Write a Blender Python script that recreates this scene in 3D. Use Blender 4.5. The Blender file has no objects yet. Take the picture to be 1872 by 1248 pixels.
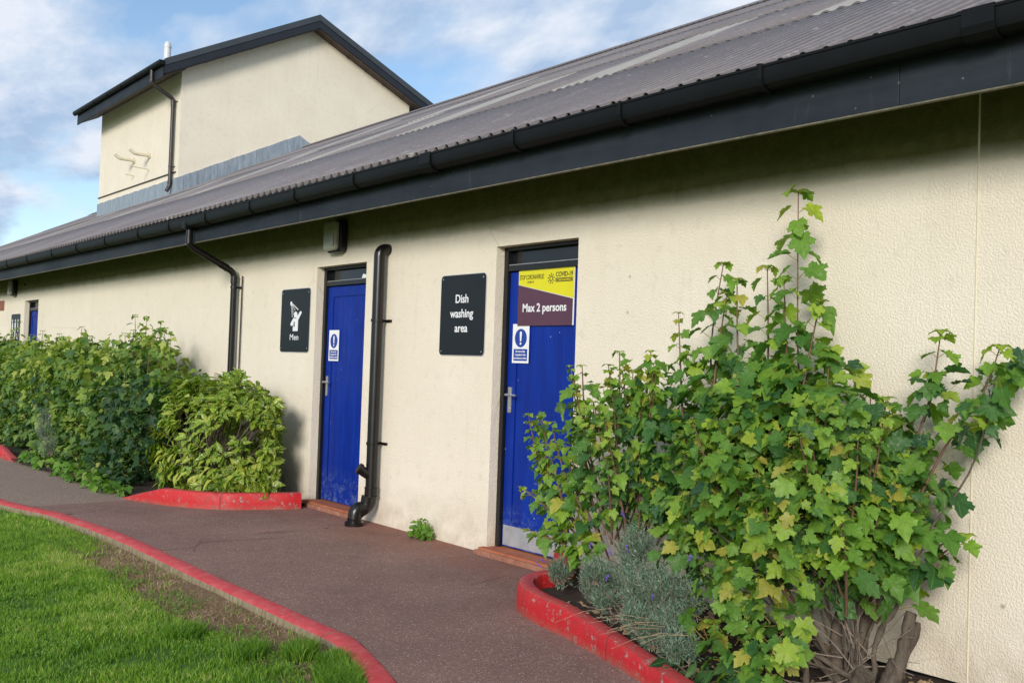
import bpy, bmesh, math, random
import numpy as np
from mathutils import Vector, Matrix

# ------------------------------------------------------------------ camera, sky, sun, exposure
S = bpy.context.scene
COL = S.collection
R = math.radians
cam = bpy.data.objects.new("camera", bpy.data.cameras.new("camera"))
COL.objects.link(cam)
cam.data.sensor_width = 36.0
cam.data.lens = 34.62
cam.data.clip_start = 0.05
cam.data.clip_end = 3000
cam.matrix_world = Matrix(((0.63562957, -0.0026885, 0.77198952, 0.0),
                           (0.77124199, -0.0419221, -0.63516008, -4.8112),
                           (0.03407105, 0.99911726, -0.02457345, 1.4728),
                           (0, 0, 0, 1)))
S.camera = cam

SUN_EL, SUN_AZ = R(20), R(36)          # azimuth measured from the wall's outward normal (-y) towards +x
SUN_DIR = Vector((math.sin(SUN_AZ)*math.cos(SUN_EL), -math.cos(SUN_AZ)*math.cos(SUN_EL), math.sin(SUN_EL)))
sl = bpy.data.lights.new("sun", 'SUN')
sl.energy = 2.9
sl.angle = R(17)
sl.color = (1.0, 0.95, 0.88)
so = bpy.data.objects.new("sun", sl)
COL.objects.link(so)
so.rotation_euler = SUN_DIR.to_track_quat('Z', 'Y').to_euler()

W = bpy.data.worlds.new("World")
S.world = W
W.use_nodes = True
nt = W.node_tree
for n in list(nt.nodes): nt.nodes.remove(n)
def wn(t, **k):
    n = nt.nodes.new(t)
    for a, b in k.items(): setattr(n, a, b)
    return n
L = nt.links.new
sky = wn('ShaderNodeTexSky', sky_type='NISHITA', sun_disc=False)
sky.sun_elevation = SUN_EL
sky.sun_rotation = math.atan2(SUN_DIR.x, SUN_DIR.y)
sky.air_density = 1.0; sky.dust_density = 0.4; sky.ozone_density = 2.0
tc = wn('ShaderNodeTexCoord')
sep = wn('ShaderNodeSeparateXYZ'); L(tc.outputs['Generated'], sep.inputs[0])
def wmath(op, a, b=None):
    m = wn('ShaderNodeMath', operation=op)
    for i, v in enumerate((a, b)):
        if v is None: continue
        if isinstance(v, (int, float)): m.inputs[i].default_value = v
        else: L(v, m.inputs[i])
    return m.outputs[0]
zz = wmath('ADD', wmath('MAXIMUM', sep.outputs[2], 0.0), 0.22)
cx = wmath('DIVIDE', sep.outputs[0], zz); cy = wmath('DIVIDE', sep.outputs[1], zz)
cmb = wn('ShaderNodeCombineXYZ'); L(cx, cmb.inputs[0]); L(cy, cmb.inputs[1])
mp = wn('ShaderNodeMapping'); L(cmb.outputs[0], mp.inputs[0])
mp.inputs['Rotation'].default_value = (0, 0, R(35)); mp.inputs['Scale'].default_value = (1.0, 1.6, 1)
mp.inputs['Location'].default_value = (0.9, 1.3, 0)
n1 = wn('ShaderNodeTexNoise'); n1.inputs['Scale'].default_value = 1.25; n1.inputs['Detail'].default_value = 9; n1.inputs['Roughness'].default_value = .52; n1.inputs['Distortion'].default_value = .1
L(mp.outputs[0], n1.inputs['Vector'])
n2 = wn('ShaderNodeTexNoise'); n2.inputs['Scale'].default_value = 2.6; n2.inputs['Detail'].default_value = 9; n2.inputs['Roughness'].default_value = .58
L(mp.outputs[0], n2.inputs['Vector'])
cr = wn('ShaderNodeValToRGB'); L(n1.outputs['Fac'], cr.inputs[0])
cr.color_ramp.elements[0].position = .41; cr.color_ramp.elements[0].color = (0, 0, 0, 1)
cr.color_ramp.elements[1].position = .50; cr.color_ramp.elements[1].color = (1, 1, 1, 1)
cc = wn('ShaderNodeValToRGB'); L(n2.outputs['Fac'], cc.inputs[0])
e = cc.color_ramp.elements
e[0].position = .40; e[0].color = (.37, .50, .70, 1)
e[1].position = .60; e[1].color = (.72, .77, .86, 1)
m_ = e.new(.50); m_.color = (.53, .63, .78, 1)
bg1 = wn('ShaderNodeBackground'); L(sky.outputs[0], bg1.inputs[0]); bg1.inputs[1].default_value = 0.15
tint = wn('ShaderNodeMix', data_type='RGBA'); 
bg2 = wn('ShaderNodeBackground'); L(cc.outputs[0], bg2.inputs[0]); bg2.inputs[1].default_value = 1.02
mx = wn('ShaderNodeMixShader'); L(cr.outputs[0], mx.inputs[0]); L(bg1.outputs[0], mx.inputs[1]); L(bg2.outputs[0], mx.inputs[2])
wo = wn('ShaderNodeOutputWorld'); L(mx.outputs[0], wo.inputs[0])
nt.nodes.remove(tint)

S.view_settings.view_transform = 'Standard'
S.view_settings.look = 'None'
S.view_settings.exposure = 0.15
S.view_settings.gamma = 1.0
S.render.engine = 'CYCLES'
S.cycles.max_bounces = 8

rng = np.random.default_rng(11)
random.seed(5)

# ------------------------------------------------------------------ materials
class NT:
    def __init__(s, name):
        s.m = bpy.data.materials.new(name); s.m.use_nodes = True
        s.t = s.m.node_tree; s.t.nodes.clear()
        s.out = s.n('ShaderNodeOutputMaterial'); s.b = s.n('ShaderNodeBsdfPrincipled')
        s.l(s.b.outputs[0], s.out.inputs[0])
        s.co = s.n('ShaderNodeTexCoord').outputs['Object']
    def n(s, t, **k):
        x = s.t.nodes.new(t)
        for a, b in k.items(): setattr(x, a, b)
        return x
    def l(s, a, b): s.t.links.new(a, b)
    def set(s, **k):
        for a, v in k.items(): s.b.inputs[a.replace('_', ' ')].default_value = v
    def noise(s, scale, detail=4, rough=.5, vec=None, stretch=None, dist=0):
        v = vec or s.co
        if stretch:
            mm = s.n('ShaderNodeMapping'); mm.inputs['Scale'].default_value = stretch; s.l(v, mm.inputs[0]); v = mm.outputs[0]
        x = s.n('ShaderNodeTexNoise'); s.l(v, x.inputs['Vector'])
        x.inputs['Scale'].default_value = scale; x.inputs['Detail'].default_value = detail; x.inputs['Roughness'].default_value = rough; x.inputs['Distortion'].default_value = dist
        return x.outputs['Fac']
    def vor(s, scale, feature='F1', vec=None, out='Distance'):
        x = s.n('ShaderNodeTexVoronoi', feature=feature); s.l(vec or s.co, x.inputs['Vector']); x.inputs['Scale'].default_value = scale
        return x.outputs[out]
    def ramp(s, f, stops):
        x = s.n('ShaderNodeValToRGB'); s.l(f, x.inputs[0]); el = x.color_ramp.elements
        while len(el) < len(stops): el.new(.5)
        for e_, (p, c) in zip(el, stops):
            e_.position = p; e_.color = (c, c, c, 1) if isinstance(c, (int, float)) else (*c, 1)
        return x.outputs[0]
    def mix(s, f, a, b, mode='MIX'):
        x = s.n('ShaderNodeMix', data_type='RGBA', blend_type=mode)
        for i, v in ((0, f), (6, a), (7, b)):
            if isinstance(v, (int, float)): x.inputs[i].default_value = v
            elif isinstance(v, tuple): x.inputs[i].default_value = (*v, 1)
            else: s.l(v, x.inputs[i])
        return x.outputs[2]
    def math(s, op, a, b=0.0, c=None):
        x = s.n('ShaderNodeMath', operation=op)
        for i, v in enumerate((a, b, c)):
            if v is None: continue
            if isinstance(v, (int, float)): x.inputs[i].default_value = v
            else: s.l(v, x.inputs[i])
        return x.outputs[0]
    def sep(s, v=None):
        x = s.n('ShaderNodeSeparateXYZ'); s.l(v or s.co, x.inputs[0]); return x.outputs
    def col(s, c):
        if isinstance(c, tuple): s.b.inputs['Base Color'].default_value = (*c, 1)
        else: s.l(c, s.b.inputs['Base Color'])
    def rough(s, r):
        if isinstance(r, (int, float)): s.b.inputs['Roughness'].default_value = r
        else: s.l(r, s.b.inputs['Roughness'])
    def bump(s, h, strength=.5, dist=.01):
        x = s.n('ShaderNodeBump'); x.inputs['Strength'].default_value = strength; x.inputs['Distance'].default_value = dist
        s.l(h, x.inputs['Height']); s.l(x.outputs[0], s.b.inputs['Normal'])

def simple(name, c, rough=.5, var=.12, scale=12, metal=0.0, bump=0.0):
    k = NT(name)
    f = k.noise(scale, 5, .6)
    k.col(k.ramp(f, [(.3, tuple(v*(1-var) for v in c)), (.7, tuple(min(1, v*(1+var)) for v in c))]))
    k.rough(rough); k.set(Metallic=metal)
    if bump: k.bump(k.noise(scale*8, 3), .4, bump)
    return k.m

def m_render():
    k = NT("cream_roughcast")
    x, y, z = k.sep()
    g = k.noise(1.3, 5, .6)
    base = k.ramp(g, [(.25, (.775, .69, .555)), (.75, (.835, .755, .62))])
    sp = k.ramp(k.noise(9, 6, .7), [(.30, 0.90), (.46, 1.0)])
    base = k.mix(1.0, base, sp, 'MULTIPLY')
    # rain streaks and splash dirt near the ground
    st = k.noise(1.0, 5, .6, stretch=(3.0, 3.0, .25))
    zf = k.n('ShaderNodeMapRange'); zf.inputs[1].default_value = .42; zf.inputs[2].default_value = .0; k.l(z, zf.inputs[0])
    dirt = k.math('MULTIPLY', zf.outputs[0], k.ramp(k.noise(5, 5, .7), [(.35, 0), (.75, 1)]))
    base = k.mix(k.math('MULTIPLY', dirt, .75), base, (.36, .27, .17))
    base = k.mix(k.math('MULTIPLY', k.ramp(st, [(.55, 0), (.8, .22)]), 1), base, (.60, .52, .38))
    hc = k.ramp(k.vor(.42, 'DISTANCE_TO_EDGE'), [(.0, 1), (.0022, 0)])
    base = k.mix(k.math('MULTIPLY', hc, k.ramp(k.noise(.9, 3), [(.5, 0), (.62, .3)])), base, (.35, .29, .2))
    dr_ = k.math('MULTIPLY', k.ramp(k.noise(1.0, 6, .7, stretch=(9, 9, .35)), [(.58, 0), (.74, .22)]), k.ramp(z, [(.0, 0), (1.0, 1)]))
    base = k.mix(dr_, base, (.50, .43, .30))
    # olive band painting the eaves shade into the wall colour, with algae green
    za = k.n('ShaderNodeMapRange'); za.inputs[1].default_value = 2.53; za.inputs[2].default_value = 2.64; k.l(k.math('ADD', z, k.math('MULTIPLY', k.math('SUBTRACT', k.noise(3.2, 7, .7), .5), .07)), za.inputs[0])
    shade_alg = k.math('MULTIPLY', k.math('LESS_THAN', z, 3.6), k.math('MULTIPLY', za.outputs[0], k.ramp(k.noise(2.2, 6, .7), [(.2, .92), (.6, .98)])))
    base = k.mix(shade_alg, base, k.ramp(k.noise(11, 7, .75), [(.3, (.085, .092, .024)), (.7, (.175, .165, .052))]))
    # small pits and specks
    pit = k.ramp(k.vor(2.3), [(.02, 1), (.035, 0)])
    base = k.mix(k.math('MULTIPLY', pit, .6), base, (.25, .2, .14))
    k.col(base); k.rough(.93); k.set(Specular_IOR_Level=.25)
    h = k.math('ADD', k.ramp(k.noise(85, 3, .55), [(.36, 0), (.60, 1)]), k.math('MULTIPLY', k.noise(190, 2, .5), .4))
    k.bump(h, .55, .0042)
    return k.m

def m_roof():
    k = NT("fibre_cement_roof")
    f1 = k.noise(.55, 6, .65); f2 = k.noise(28, 5, .8); f3 = k.noise(1.0, 5, .7, stretch=(4, .5, .5))
    c = k.ramp(f1, [(.3, (.185, .158, .160)), (.7, (.265, .237, .240))])
    c = k.mix(1.0, c, k.ramp(f2, [(.3, .66), (.7, 1.18)]), 'MULTIPLY')
    c = k.mix(k.ramp(f3, [(.5, 0), (.75, .5)]), c, (.30, .26, .22))
    # groove shading painted as dark stripes along the corrugations, mixed with grime
    ph = k.math('FRACT', k.math('ADD', k.math('DIVIDE', k.sep()[0], .132), 400.0))
    shade_grime = k.ramp(ph, [(.36, 0), (.44, 1), (.70, 1), (.85, 0)])
    c = k.mix(k.math('MULTIPLY', shade_grime, k.ramp(k.noise(2.5, 5, .7), [(.2, .45), (.8, .8)])), c, (.085, .075, .072))
    c = k.mix(k.ramp(k.noise(3.5, 8, .8), [(.58, 0), (.68, .6)]), c, (.45, .43, .38))
    c = k.mix(k.ramp(k.noise(6, 8, .8), [(.62, 0), (.7, .7)]), c, (.10, .09, .07))
    k.col(c); k.rough(.85); k.bump(f2, .5, .006)
    return k.m

def m_tarmac():
    k = NT("worn_tarmac")
    x, y, z = k.sep()
    v = k.vor(160, out='Color')
    vs = k.sep(v)
    grit = k.ramp(vs[0], [(0, (.185, .100, .080)), (.55, (.248, .145, .117)), (.95, (.295, .183, .150)), (.992, (.54, .43, .36))])
    big = k.noise(1.1, 7, .7)
    c = k.mix(1.0, grit, k.ramp(big, [(.3, .78), (.7, 1.2)]), 'MULTIPLY')
    crk = k.ramp(k.vor(.55, 'DISTANCE_TO_EDGE'), [(.0, 1), (.006, 0)])
    c = k.mix(k.math('MULTIPLY', crk, k.ramp(k.noise(1.3, 3), [(.5, 0), (.6, .6)])), c, (.05, .03, .025))
    # older, paler gravelly surface beyond the joint
    w = k.noise(3, 3)
    xo = k.math('ADD', x, k.math('MULTIPLY', w, .12))
    old = k.math('LESS_THAN', xo, -9.97)
    oldc = k.ramp(vs[1], [(0, (.17, .115, .085)), (.55, (.29, .21, .16)), (.95, (.46, .37, .29))])
    c = k.mix(k.math('MULTIPLY', old, .85), c, oldc)
    # red silt washed along the foot of the wall
    yr = k.n('ShaderNodeMapRange'); yr.inputs[1].default_value = -.75; yr.inputs[2].default_value = -.1; k.l(y, yr.inputs[0])
    silt = k.math('MULTIPLY', yr.outputs[0], k.ramp(k.noise(4, 6, .7), [(.35, .15), (.65, 1)]))
    c = k.mix(k.math('MULTIPLY', silt, .68), c, (.27, .085, .045))
    c = k.mix(k.ramp(k.noise(2.3, 7, .75), [(.55, 0), (.75, .35)]), c, (.19, .15, .125))
    # a few dark drip spots
    c = k.mix(k.math('MULTIPLY', k.ramp(k.vor(1.1), [(.025, 1), (.04, 0)]), .8), c, (.03, .025, .02))
    k.col(c); k.rough(.92); k.set(Specular_IOR_Level=.3)
    k.bump(k.math('ADD', vs[2], k.math('MULTIPLY', k.noise(400, 2), .4)), .6, .004)
    return k.m

def m_redpaint(name="red_kerb_paint", wear=.5, c0=(.52, .012, .016), dusty=(.42, .13, .12)):
    k = NT(name)
    f = k.noise(5, 6, .7)
    c = k.ramp(f, [(.3, tuple(v*.85 for v in c0)), (.7, tuple(v*1.12 for v in c0))])
    geo = k.n('ShaderNodeNewGeometry'); nz = k.sep(geo.outputs['Normal'])[2]
    up = k.math('MULTIPLY', k.ramp(nz, [(.55, 0), (.9, 1)]), k.ramp(k.noise(9, 6, .75), [(.25, .3), (.7, 1.0)]))
    c = k.mix(k.math('MULTIPLY', up, wear), c, dusty)
    chip = k.ramp(k.noise(15, 9, .85), [(.565, 0), (.59, 1)])
    c = k.mix(k.math('MULTIPLY', chip, .85), c, (.42, .33, .27))
    scr = k.ramp(k.noise(8, 5, .7, stretch=(1, 1, 7)), [(.68, 0), (.74, .6)])
    c = k.mix(scr, c, (.6, .25, .22))
    x, y, z = k.sep()
    low = k.n('ShaderNodeMapRange'); low.inputs[1].default_value = .05; low.inputs[2].default_value = .0; k.l(z, low.inputs[0])
    c = k.mix(k.math('MULTIPLY', low.outputs[0], k.ramp(k.noise(13, 6, .8), [(.35, 0), (.6, .8)])), c, (.22, .13, .09))
    jx = k.math('ABSOLUTE', k.math('SUBTRACT', k.math('FRACT', k.math('ADD', k.math('DIVIDE', x, .92), 100.35)), .5))
    c = k.mix(k.math('MULTIPLY', k.math('LESS_THAN', jx, .0045), .75), c, (.10, .02, .018))
    stain = k.ramp(k.noise(3.5, 8, .8), [(.52, 0), (.7, .5)])
    c = k.mix(stain, c, (.30, .035, .03))
    k.col(c); k.rough(k.ramp(k.noise(12, 4), [(.3, .4), (.7, .7)]))
    k.bump(k.math('ADD', k.noise(38, 6, .7), k.math('MULTIPLY', chip, -.8)), .55, .008)
    return k.m

def m_concrete():
    k = NT("kerb_concrete")
    c = k.ramp(k.noise(10, 7, .75), [(.3, (.17, .135, .085)), (.7, (.40, .34, .24))])
    c = k.mix(k.ramp(k.noise(6, 5, .7), [(.6, 0), (.75, .6)]), c, (.08, .1, .03))
    k.col(c); k.rough(.95); k.bump(k.noise(60, 4), .6, .01)
    return k.m

def m_gkerb():
    # painted on top, bare concrete on the lawn side
    k = NT("edging_paint")
    geo = k.n('ShaderNodeNewGeometry'); nz = k.sep(geo.outputs['Normal'])[2]
    n_ = k.noise(14, 6, .8)
    top = k.ramp(k.math('ADD', nz, k.math('MULTIPLY', k.math('SUBTRACT', n_, .5), .9)), [(.60, 0), (.70, 1)])
    red = k.ramp(k.noise(7, 6, .75), [(.3, (.46, .025, .03)), (.55, (.56, .07, .075)), (.75, (.60, .17, .16))])
    x, y, z = k.sep()
    dirt = k.ramp(k.noise(11, 7, .8), [(.57, 0), (.66, .75)])
    red = k.mix(dirt, red, (.42, .25, .18))
    con = k.ramp(k.noise(10, 7, .75, stretch=(3, 3, .6)), [(.3, (.10, .075, .045)), (.5, (.24, .19, .115)), (.7, (.36, .29, .19))])
    k.col(k.mix(top, con, red)); k.rough(.85); k.bump(k.noise(50, 5), .5, .008)
    return k.m

def m_bluedoor(name="blue_door_paint"):
    k = NT(name)
    x, y, z = k.sep()
    c = k.ramp(k.noise(2.5, 5, .6, stretch=(3, 3, .5)), [(.3, (.0, .016, .20)), (.7, (.0005, .030, .30))])
    zf = k.n('ShaderNodeMapRange'); zf.inputs[1].default_value = .42; zf.inputs[2].default_value = .04; k.l(z, zf.inputs[0])
    scuff = k.math('MULTIPLY', zf.outputs[0], k.ramp(k.noise(22, 6, .8), [(.50, 0), (.60, 1)]))
    c = k.mix(k.math('MULTIPLY', scuff, .5), c, (.20, .28, .42))
    spot = k.ramp(k.vor(7.5), [(.035, 1), (.05, 0)])
    c = k.mix(k.math('MULTIPLY', spot, .6), c, (.4, .45, .6))
    k.col(c); k.rough(k.ramp(k.noise(6, 4), [(.3, .4), (.7, .6)])); k.set(Specular_IOR_Level=.28)
    k.bump(k.noise(30, 4, .6, stretch=(6, 6, 1)), .15, .004)
    return k.m

def m_fascia():
    k = NT("navy_black_timber_paint")
    g = k.noise(3, 6, .65, stretch=(.35, 4, 5))
    c = k.ramp(g, [(.3, (.008, .012, .018)), (.7, (.017, .023, .032))])
    drip = k.ramp(k.noise(2.6, 5, .7, stretch=(6, 1, .8)), [(.60, 0), (.8, .4)])
    c = k.mix(drip, c, (.13, .14, .15))
    c = k.mix(k.ramp(k.noise(.8, 5, .7), [(.4, 0), (.7, .45)]), c, (.045, .052, .060))
    spk = k.ramp(k.vor(9), [(.035, 1), (.06, 0)])
    c = k.mix(k.math('MULTIPLY', spk, .35), c, (.3, .3, .28))
    k.col(c); k.rough(.6); k.set(Specular_IOR_Level=.25); k.bump(g, .3, .006)
    return k.m

def m_lead():
    k = NT("lead_flashing")
    c = k.ramp(k.noise(5, 6, .7, stretch=(2, 2, .5)), [(.3, (.17, .215, .26)), (.7, (.33, .38, .43))])
    c = k.mix(k.ramp(k.noise(14, 5, .7, stretch=(2, 2, .4)), [(.62, 0), (.7, .7)]), c, (.08, .09, .10))
    k.col(c); k.rough(.6); k.bump(k.noise(18, 4), .6, .01)
    return k.m

def m_brick(name, c1, c2):
    k = NT(name)
    c = k.ramp(k.noise(9, 6, .7), [(.3, c1), (.7, c2)])
    k.col(c); k.rough(.85); k.bump(k.noise(50, 4), .4, .006)
    return k.m

def m_leaf(name, stops, vein=(.30, .42, .12), trans=.32, spots=None, rough=.52, mildew=0.0, yellow_edge=False):
    """stops colour each leaf by its own random tint; leafco = (u along, v across, tint)"""
    k = NT(name)
    at = k.n('ShaderNodeAttribute', attribute_name='leafco')
    u, v, t = k.sep(at.outputs['Vector'])
    c = k.ramp(t, stops)
    nn = k.noise(38, 5, .7)
    c = k.mix(1.0, c, k.ramp(nn, [(.25, .72), (.75, 1.22)]), 'MULTIPLY')
    av = k.math('ABSOLUTE', v)
    mid = k.ramp(k.math('MULTIPLY', av, 1.0), [(.004, 1), (.014, 0)])
    c = k.mix(k.math('MULTIPLY', mid, .35), c, vein)
    if spots:
        sp = k.ramp(k.noise(spots[1], 4, .7), [(.50, 0), (.55, 1)])
        c = k.mix(k.math('MULTIPLY', sp, .85), c, spots[0])
    if mildew:
        sp = k.ramp(k.noise(55, 5, .8), [(.52, 0), (.66, 1)])
        big = k.ramp(k.noise(1.8, 3), [(.45, 0), (.6, 1)])
        c = k.mix(k.math('MULTIPLY', k.math('MULTIPLY', sp, big), mildew), c, (.36, .40, .30))
    k.col(c); k.rough(rough); k.set(Specular_IOR_Level=.35)
    k.bump(k.noise(70, 3), .25, .004)
    tr = k.n('ShaderNodeBsdfTranslucent')
    tcx = k.mix(1.0, c, (1.5, 1.75, .6), 'MULTIPLY'); k.l(tcx, tr.inputs[0])
    ms = k.n('ShaderNodeMixShader'); ms.inputs[0].default_value = trans
    k.l(k.b.outputs[0], ms.inputs[1]); k.l(tr.outputs[0], ms.inputs[2]); k.l(ms.outputs[0], k.out.inputs[0])
    return k.m

def m_bark():
    k = NT("grey_brown_bark")
    c = k.ramp(k.noise(18, 7, .75, stretch=(2, 2, .5)), [(.3, (.045, .033, .024)), (.7, (.165, .128, .095))])
    c = k.mix(k.ramp(k.noise(7, 5, .7), [(.6, 0), (.7, .5)]), c, (.14, .16, .09))
    k.col(c); k.rough(.9); k.bump(k.noise(40, 5, .7), .7, .01)
    return k.m

M = {}
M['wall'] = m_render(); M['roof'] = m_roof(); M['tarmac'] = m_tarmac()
M['red'] = m_redpaint(); M['gkerb'] = m_gkerb(); M['concrete'] = m_concrete()
M['door'] = m_bluedoor(); M['fascia'] = m_fascia(); M['lead'] = m_lead()
M['gutter'] = simple("black_gutter_plastic", (.004, .0045, .005), .5, .3, 7); M['gutter'].node_tree.nodes['Principled BSDF'].inputs['Specular IOR Level'].default_value = .22
M['pipe'] = simple("black_brown_pipe_plastic", (.007, .0055, .0055), .3, .35, 9)
M['pipe_old'] = simple("weathered_brown_pipe", (.035, .028, .026), .4, .35, 12)
M['frame'] = simple("black_frame_paint", (.008, .008, .009), .35, .3, 10)
M['glassdark'] = simple("dark_glass", (.006, .007, .010), .12, .3, 3)
M['metal'] = simple("satin_aluminium", (.55, .56, .58), .32, .1, 20, metal=.9)
M['kick'] = simple("scuffed_aluminium_plate", (.42, .43, .45), .5, .15, 12, metal=.4)
M['step'] = m_brick("terracotta_tile", (.30, .085, .035), (.46, .15, .07))
M['brick'] = m_brick("terracotta_brick", (.22, .08, .045), (.42, .2, .13))
M['signblack'] = simple("satin_black_sign", (.004, .006, .009), .45, .2, 4)
M['signwhite'] = simple("white_sign_print", (.80, .80, .82), .5, .03, 5)
M['signyellow'] = simple("yellow_sign_print", (.72, .66, .01), .4, .04, 4)
M['signpurple'] = simple("plum_sign_print", (.095, .034, .062), .4, .06, 4)
M['signdark'] = simple("brown_sign_print", (.05, .03, .02), .5, .1, 4)
M['signblue'] = simple("blue_sign_print", (.010, .045, .30), .4, .06, 4)
M['signgrey'] = simple("grey_sign_edge", (.45, .45, .47), .5, .05, 4)
M['bark'] = m_bark()
M['twig'] = simple("red_brown_twig", (.15, .08, .05), .7, .3, 30)
M['deadtwig'] = simple("dead_grey_twig", (.24, .19, .15), .85, .3, 30)
M['soil'] = None
def m_soil():
    k = NT("dark_bed_soil")
    c = k.ramp(k.noise(16, 8, .8), [(.3, (.022, .014, .009)), (.6, (.06, .038, .024)), (.8, (.13, .09, .06))])
    k.col(c); k.rough(.97); k.bump(k.noise(30, 6, .8), 1.0, .03)
    return k.m
M['soil'] = m_soil()
def m_ground():
    k = NT("lawn_ground")
    x, y, z = k.sep()
    c = k.ramp(k.noise(2.2, 7, .7), [(.3, (.07, .15, .016)), (.7, (.13, .23, .028))])
    # bare earth worn along the kerb
    w = k.noise(2.0, 6, .75); w2 = k.noise(9, 6, .8)
    lim = k.math('ADD', -2.86, k.math('MULTIPLY', w, .40))
    inx = k.math('MULTIPLY', k.math('GREATER_THAN', x, -8.3), k.math('LESS_THAN', x, -4.1))
    bare = k.math('MULTIPLY', inx, k.math('GREATER_THAN', k.math('ADD', y, k.math('MULTIPLY', k.math('SUBTRACT', w2, .5), .25)), lim))
    earth = k.ramp(k.noise(26, 8, .8, stretch=(1, 2.5, 1)), [(.3, (.08, .038, .014)), (.5, (.23, .13, .058)), (.7, (.46, .34, .20))])
    c = k.mix(bare, c, earth)
    k.col(c); k.rough(.95); k.bump(k.noise(60, 6, .8), .9, .02)
    return k.m
M['ground'] = m_ground()
M['rooflight'] = None
def m_rooflight():
    k = NT("dirty_rooflight_sheet")
    c = k.ramp(k.noise(2.2, 7, .75, stretch=(2, .6, 1)), [(.3, (.25, .23, .20)), (.6, (.38, .355, .31)), (.8, (.46, .435, .39))])
    k.col(c); k.rough(.55); return k.m
M['rooflight'] = m_rooflight()
M['darkmetal'] = simple("charcoal_roof_trim", (.040, .047, .056), .42, .12, 3)
M['darktrim'] = simple("black_verge_trim", (.010, .012, .018), .4, .2, 3)
M['soffit'] = simple("brown_black_soffit_board", (.075, .050, .038), .6, .35, 5)
M['sealant'] = simple("cream_trim_bead", (.72, .64, .47), .8, .06, 20)
M['diffuser'] = simple("grimy_glass_diffuser", (.30, .30, .22), .3, .12, 14)
M['whitepipe'] = simple("pale_vent_pipe", (.62, .64, .66), .45, .08, 6)
M['creampipe'] = simple("cream_painted_pipe", (.62, .56, .42), .6, .1, 12)

SYC = [(0, (.022, .075, .030)), (.25, (.045, .135, .030)), (.5, (.10, .225, .032)), (.72, (.19, .34, .038)), (.88, (.33, .43, .045)), (.97, (.38, .34, .06)), (1.0, (.25, .11, .03))]
M['syc'] = m_leaf("sycamore_leaf", SYC, mildew=.55)
M['sycfar'] = m_leaf("hedge_leaf", [(0, (.018, .060, .022)), (.3, (.060, .135, .030)), (.6, (.135, .235, .042)), (.85, (.28, .37, .065)), (1, (.46, .48, .11))], mildew=.35)
M['auc'] = m_leaf("spotted_laurel_leaf", [(0, (.025, .10, .018)), (.4, (.08, .22, .022)), (.7, (.22, .36, .035)), (1, (.50, .52, .11))], spots=((.50, .48, .09), 75), rough=.25, trans=.3)
M['lav'] = m_leaf("lavender_leaf", [(0, (.075, .13, .085)), (.6, (.18, .27, .185)), (1, (.32, .41, .29))], vein=(.2, .25, .2), trans=.2, rough=.7)
M['lavflower'] = simple("lavender_flower", (.16, .09, .42), .8, .2, 30)
M['weed'] = m_leaf("weed_leaf", [(0, (.06, .16, .02)), (.6, (.14, .28, .03)), (1, (.26, .38, .06))])
M['low'] = m_leaf("low_leaf", [(0, (.012, .045, .018)), (.6, (.03, .09, .025)), (1, (.07, .15, .03))])
M['grass'] = m_leaf("grass_blade", [(0, (.055, .14, .018)), (.3, (.12, .25, .024)), (.65, (.23, .38, .040)), (.88, (.38, .47, .09)), (1, (.55, .48, .24))], vein=(.1, .2, .03), trans=.35, rough=.5)
M['straw'] = simple("dead_straw", (.36, .255, .15), .85, .55, 60)

# ------------------------------------------------------------------ helpers
def tag(o, label=None, cat=None, group=None, kind=None):
    if label: o['label'] = label
    if cat: o['category'] = cat
    if group: o['group'] = group
    if kind: o['kind'] = kind
    return o
def empty(name, loc, label, cat, group=None):
    o = bpy.data.objects.new(name, None); COL.objects.link(o); o.location = loc
    o.empty_display_size = .2
    return tag(o, label, cat, group)
def link(name, me, mat, parent=None, smooth=False):
    o = bpy.data.objects.new(name, me); COL.objects.link(o)
    if mat is not None:
        for mm in (mat if isinstance(mat, (list, tuple)) else [mat]): me.materials.append(mm)
    if smooth:
        me.polygons.foreach_set('use_smooth', [True]*len(me.polygons))
    if parent is not None:
        o.parent = parent
        o.matrix_parent_inverse = world_of(parent).inverted()
    return o
def world_of(o):
    m = Matrix.Translation(o.location)
    if o.parent is not None: m = world_of(o.parent) @ o.matrix_parent_inverse @ m
    return m
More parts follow.
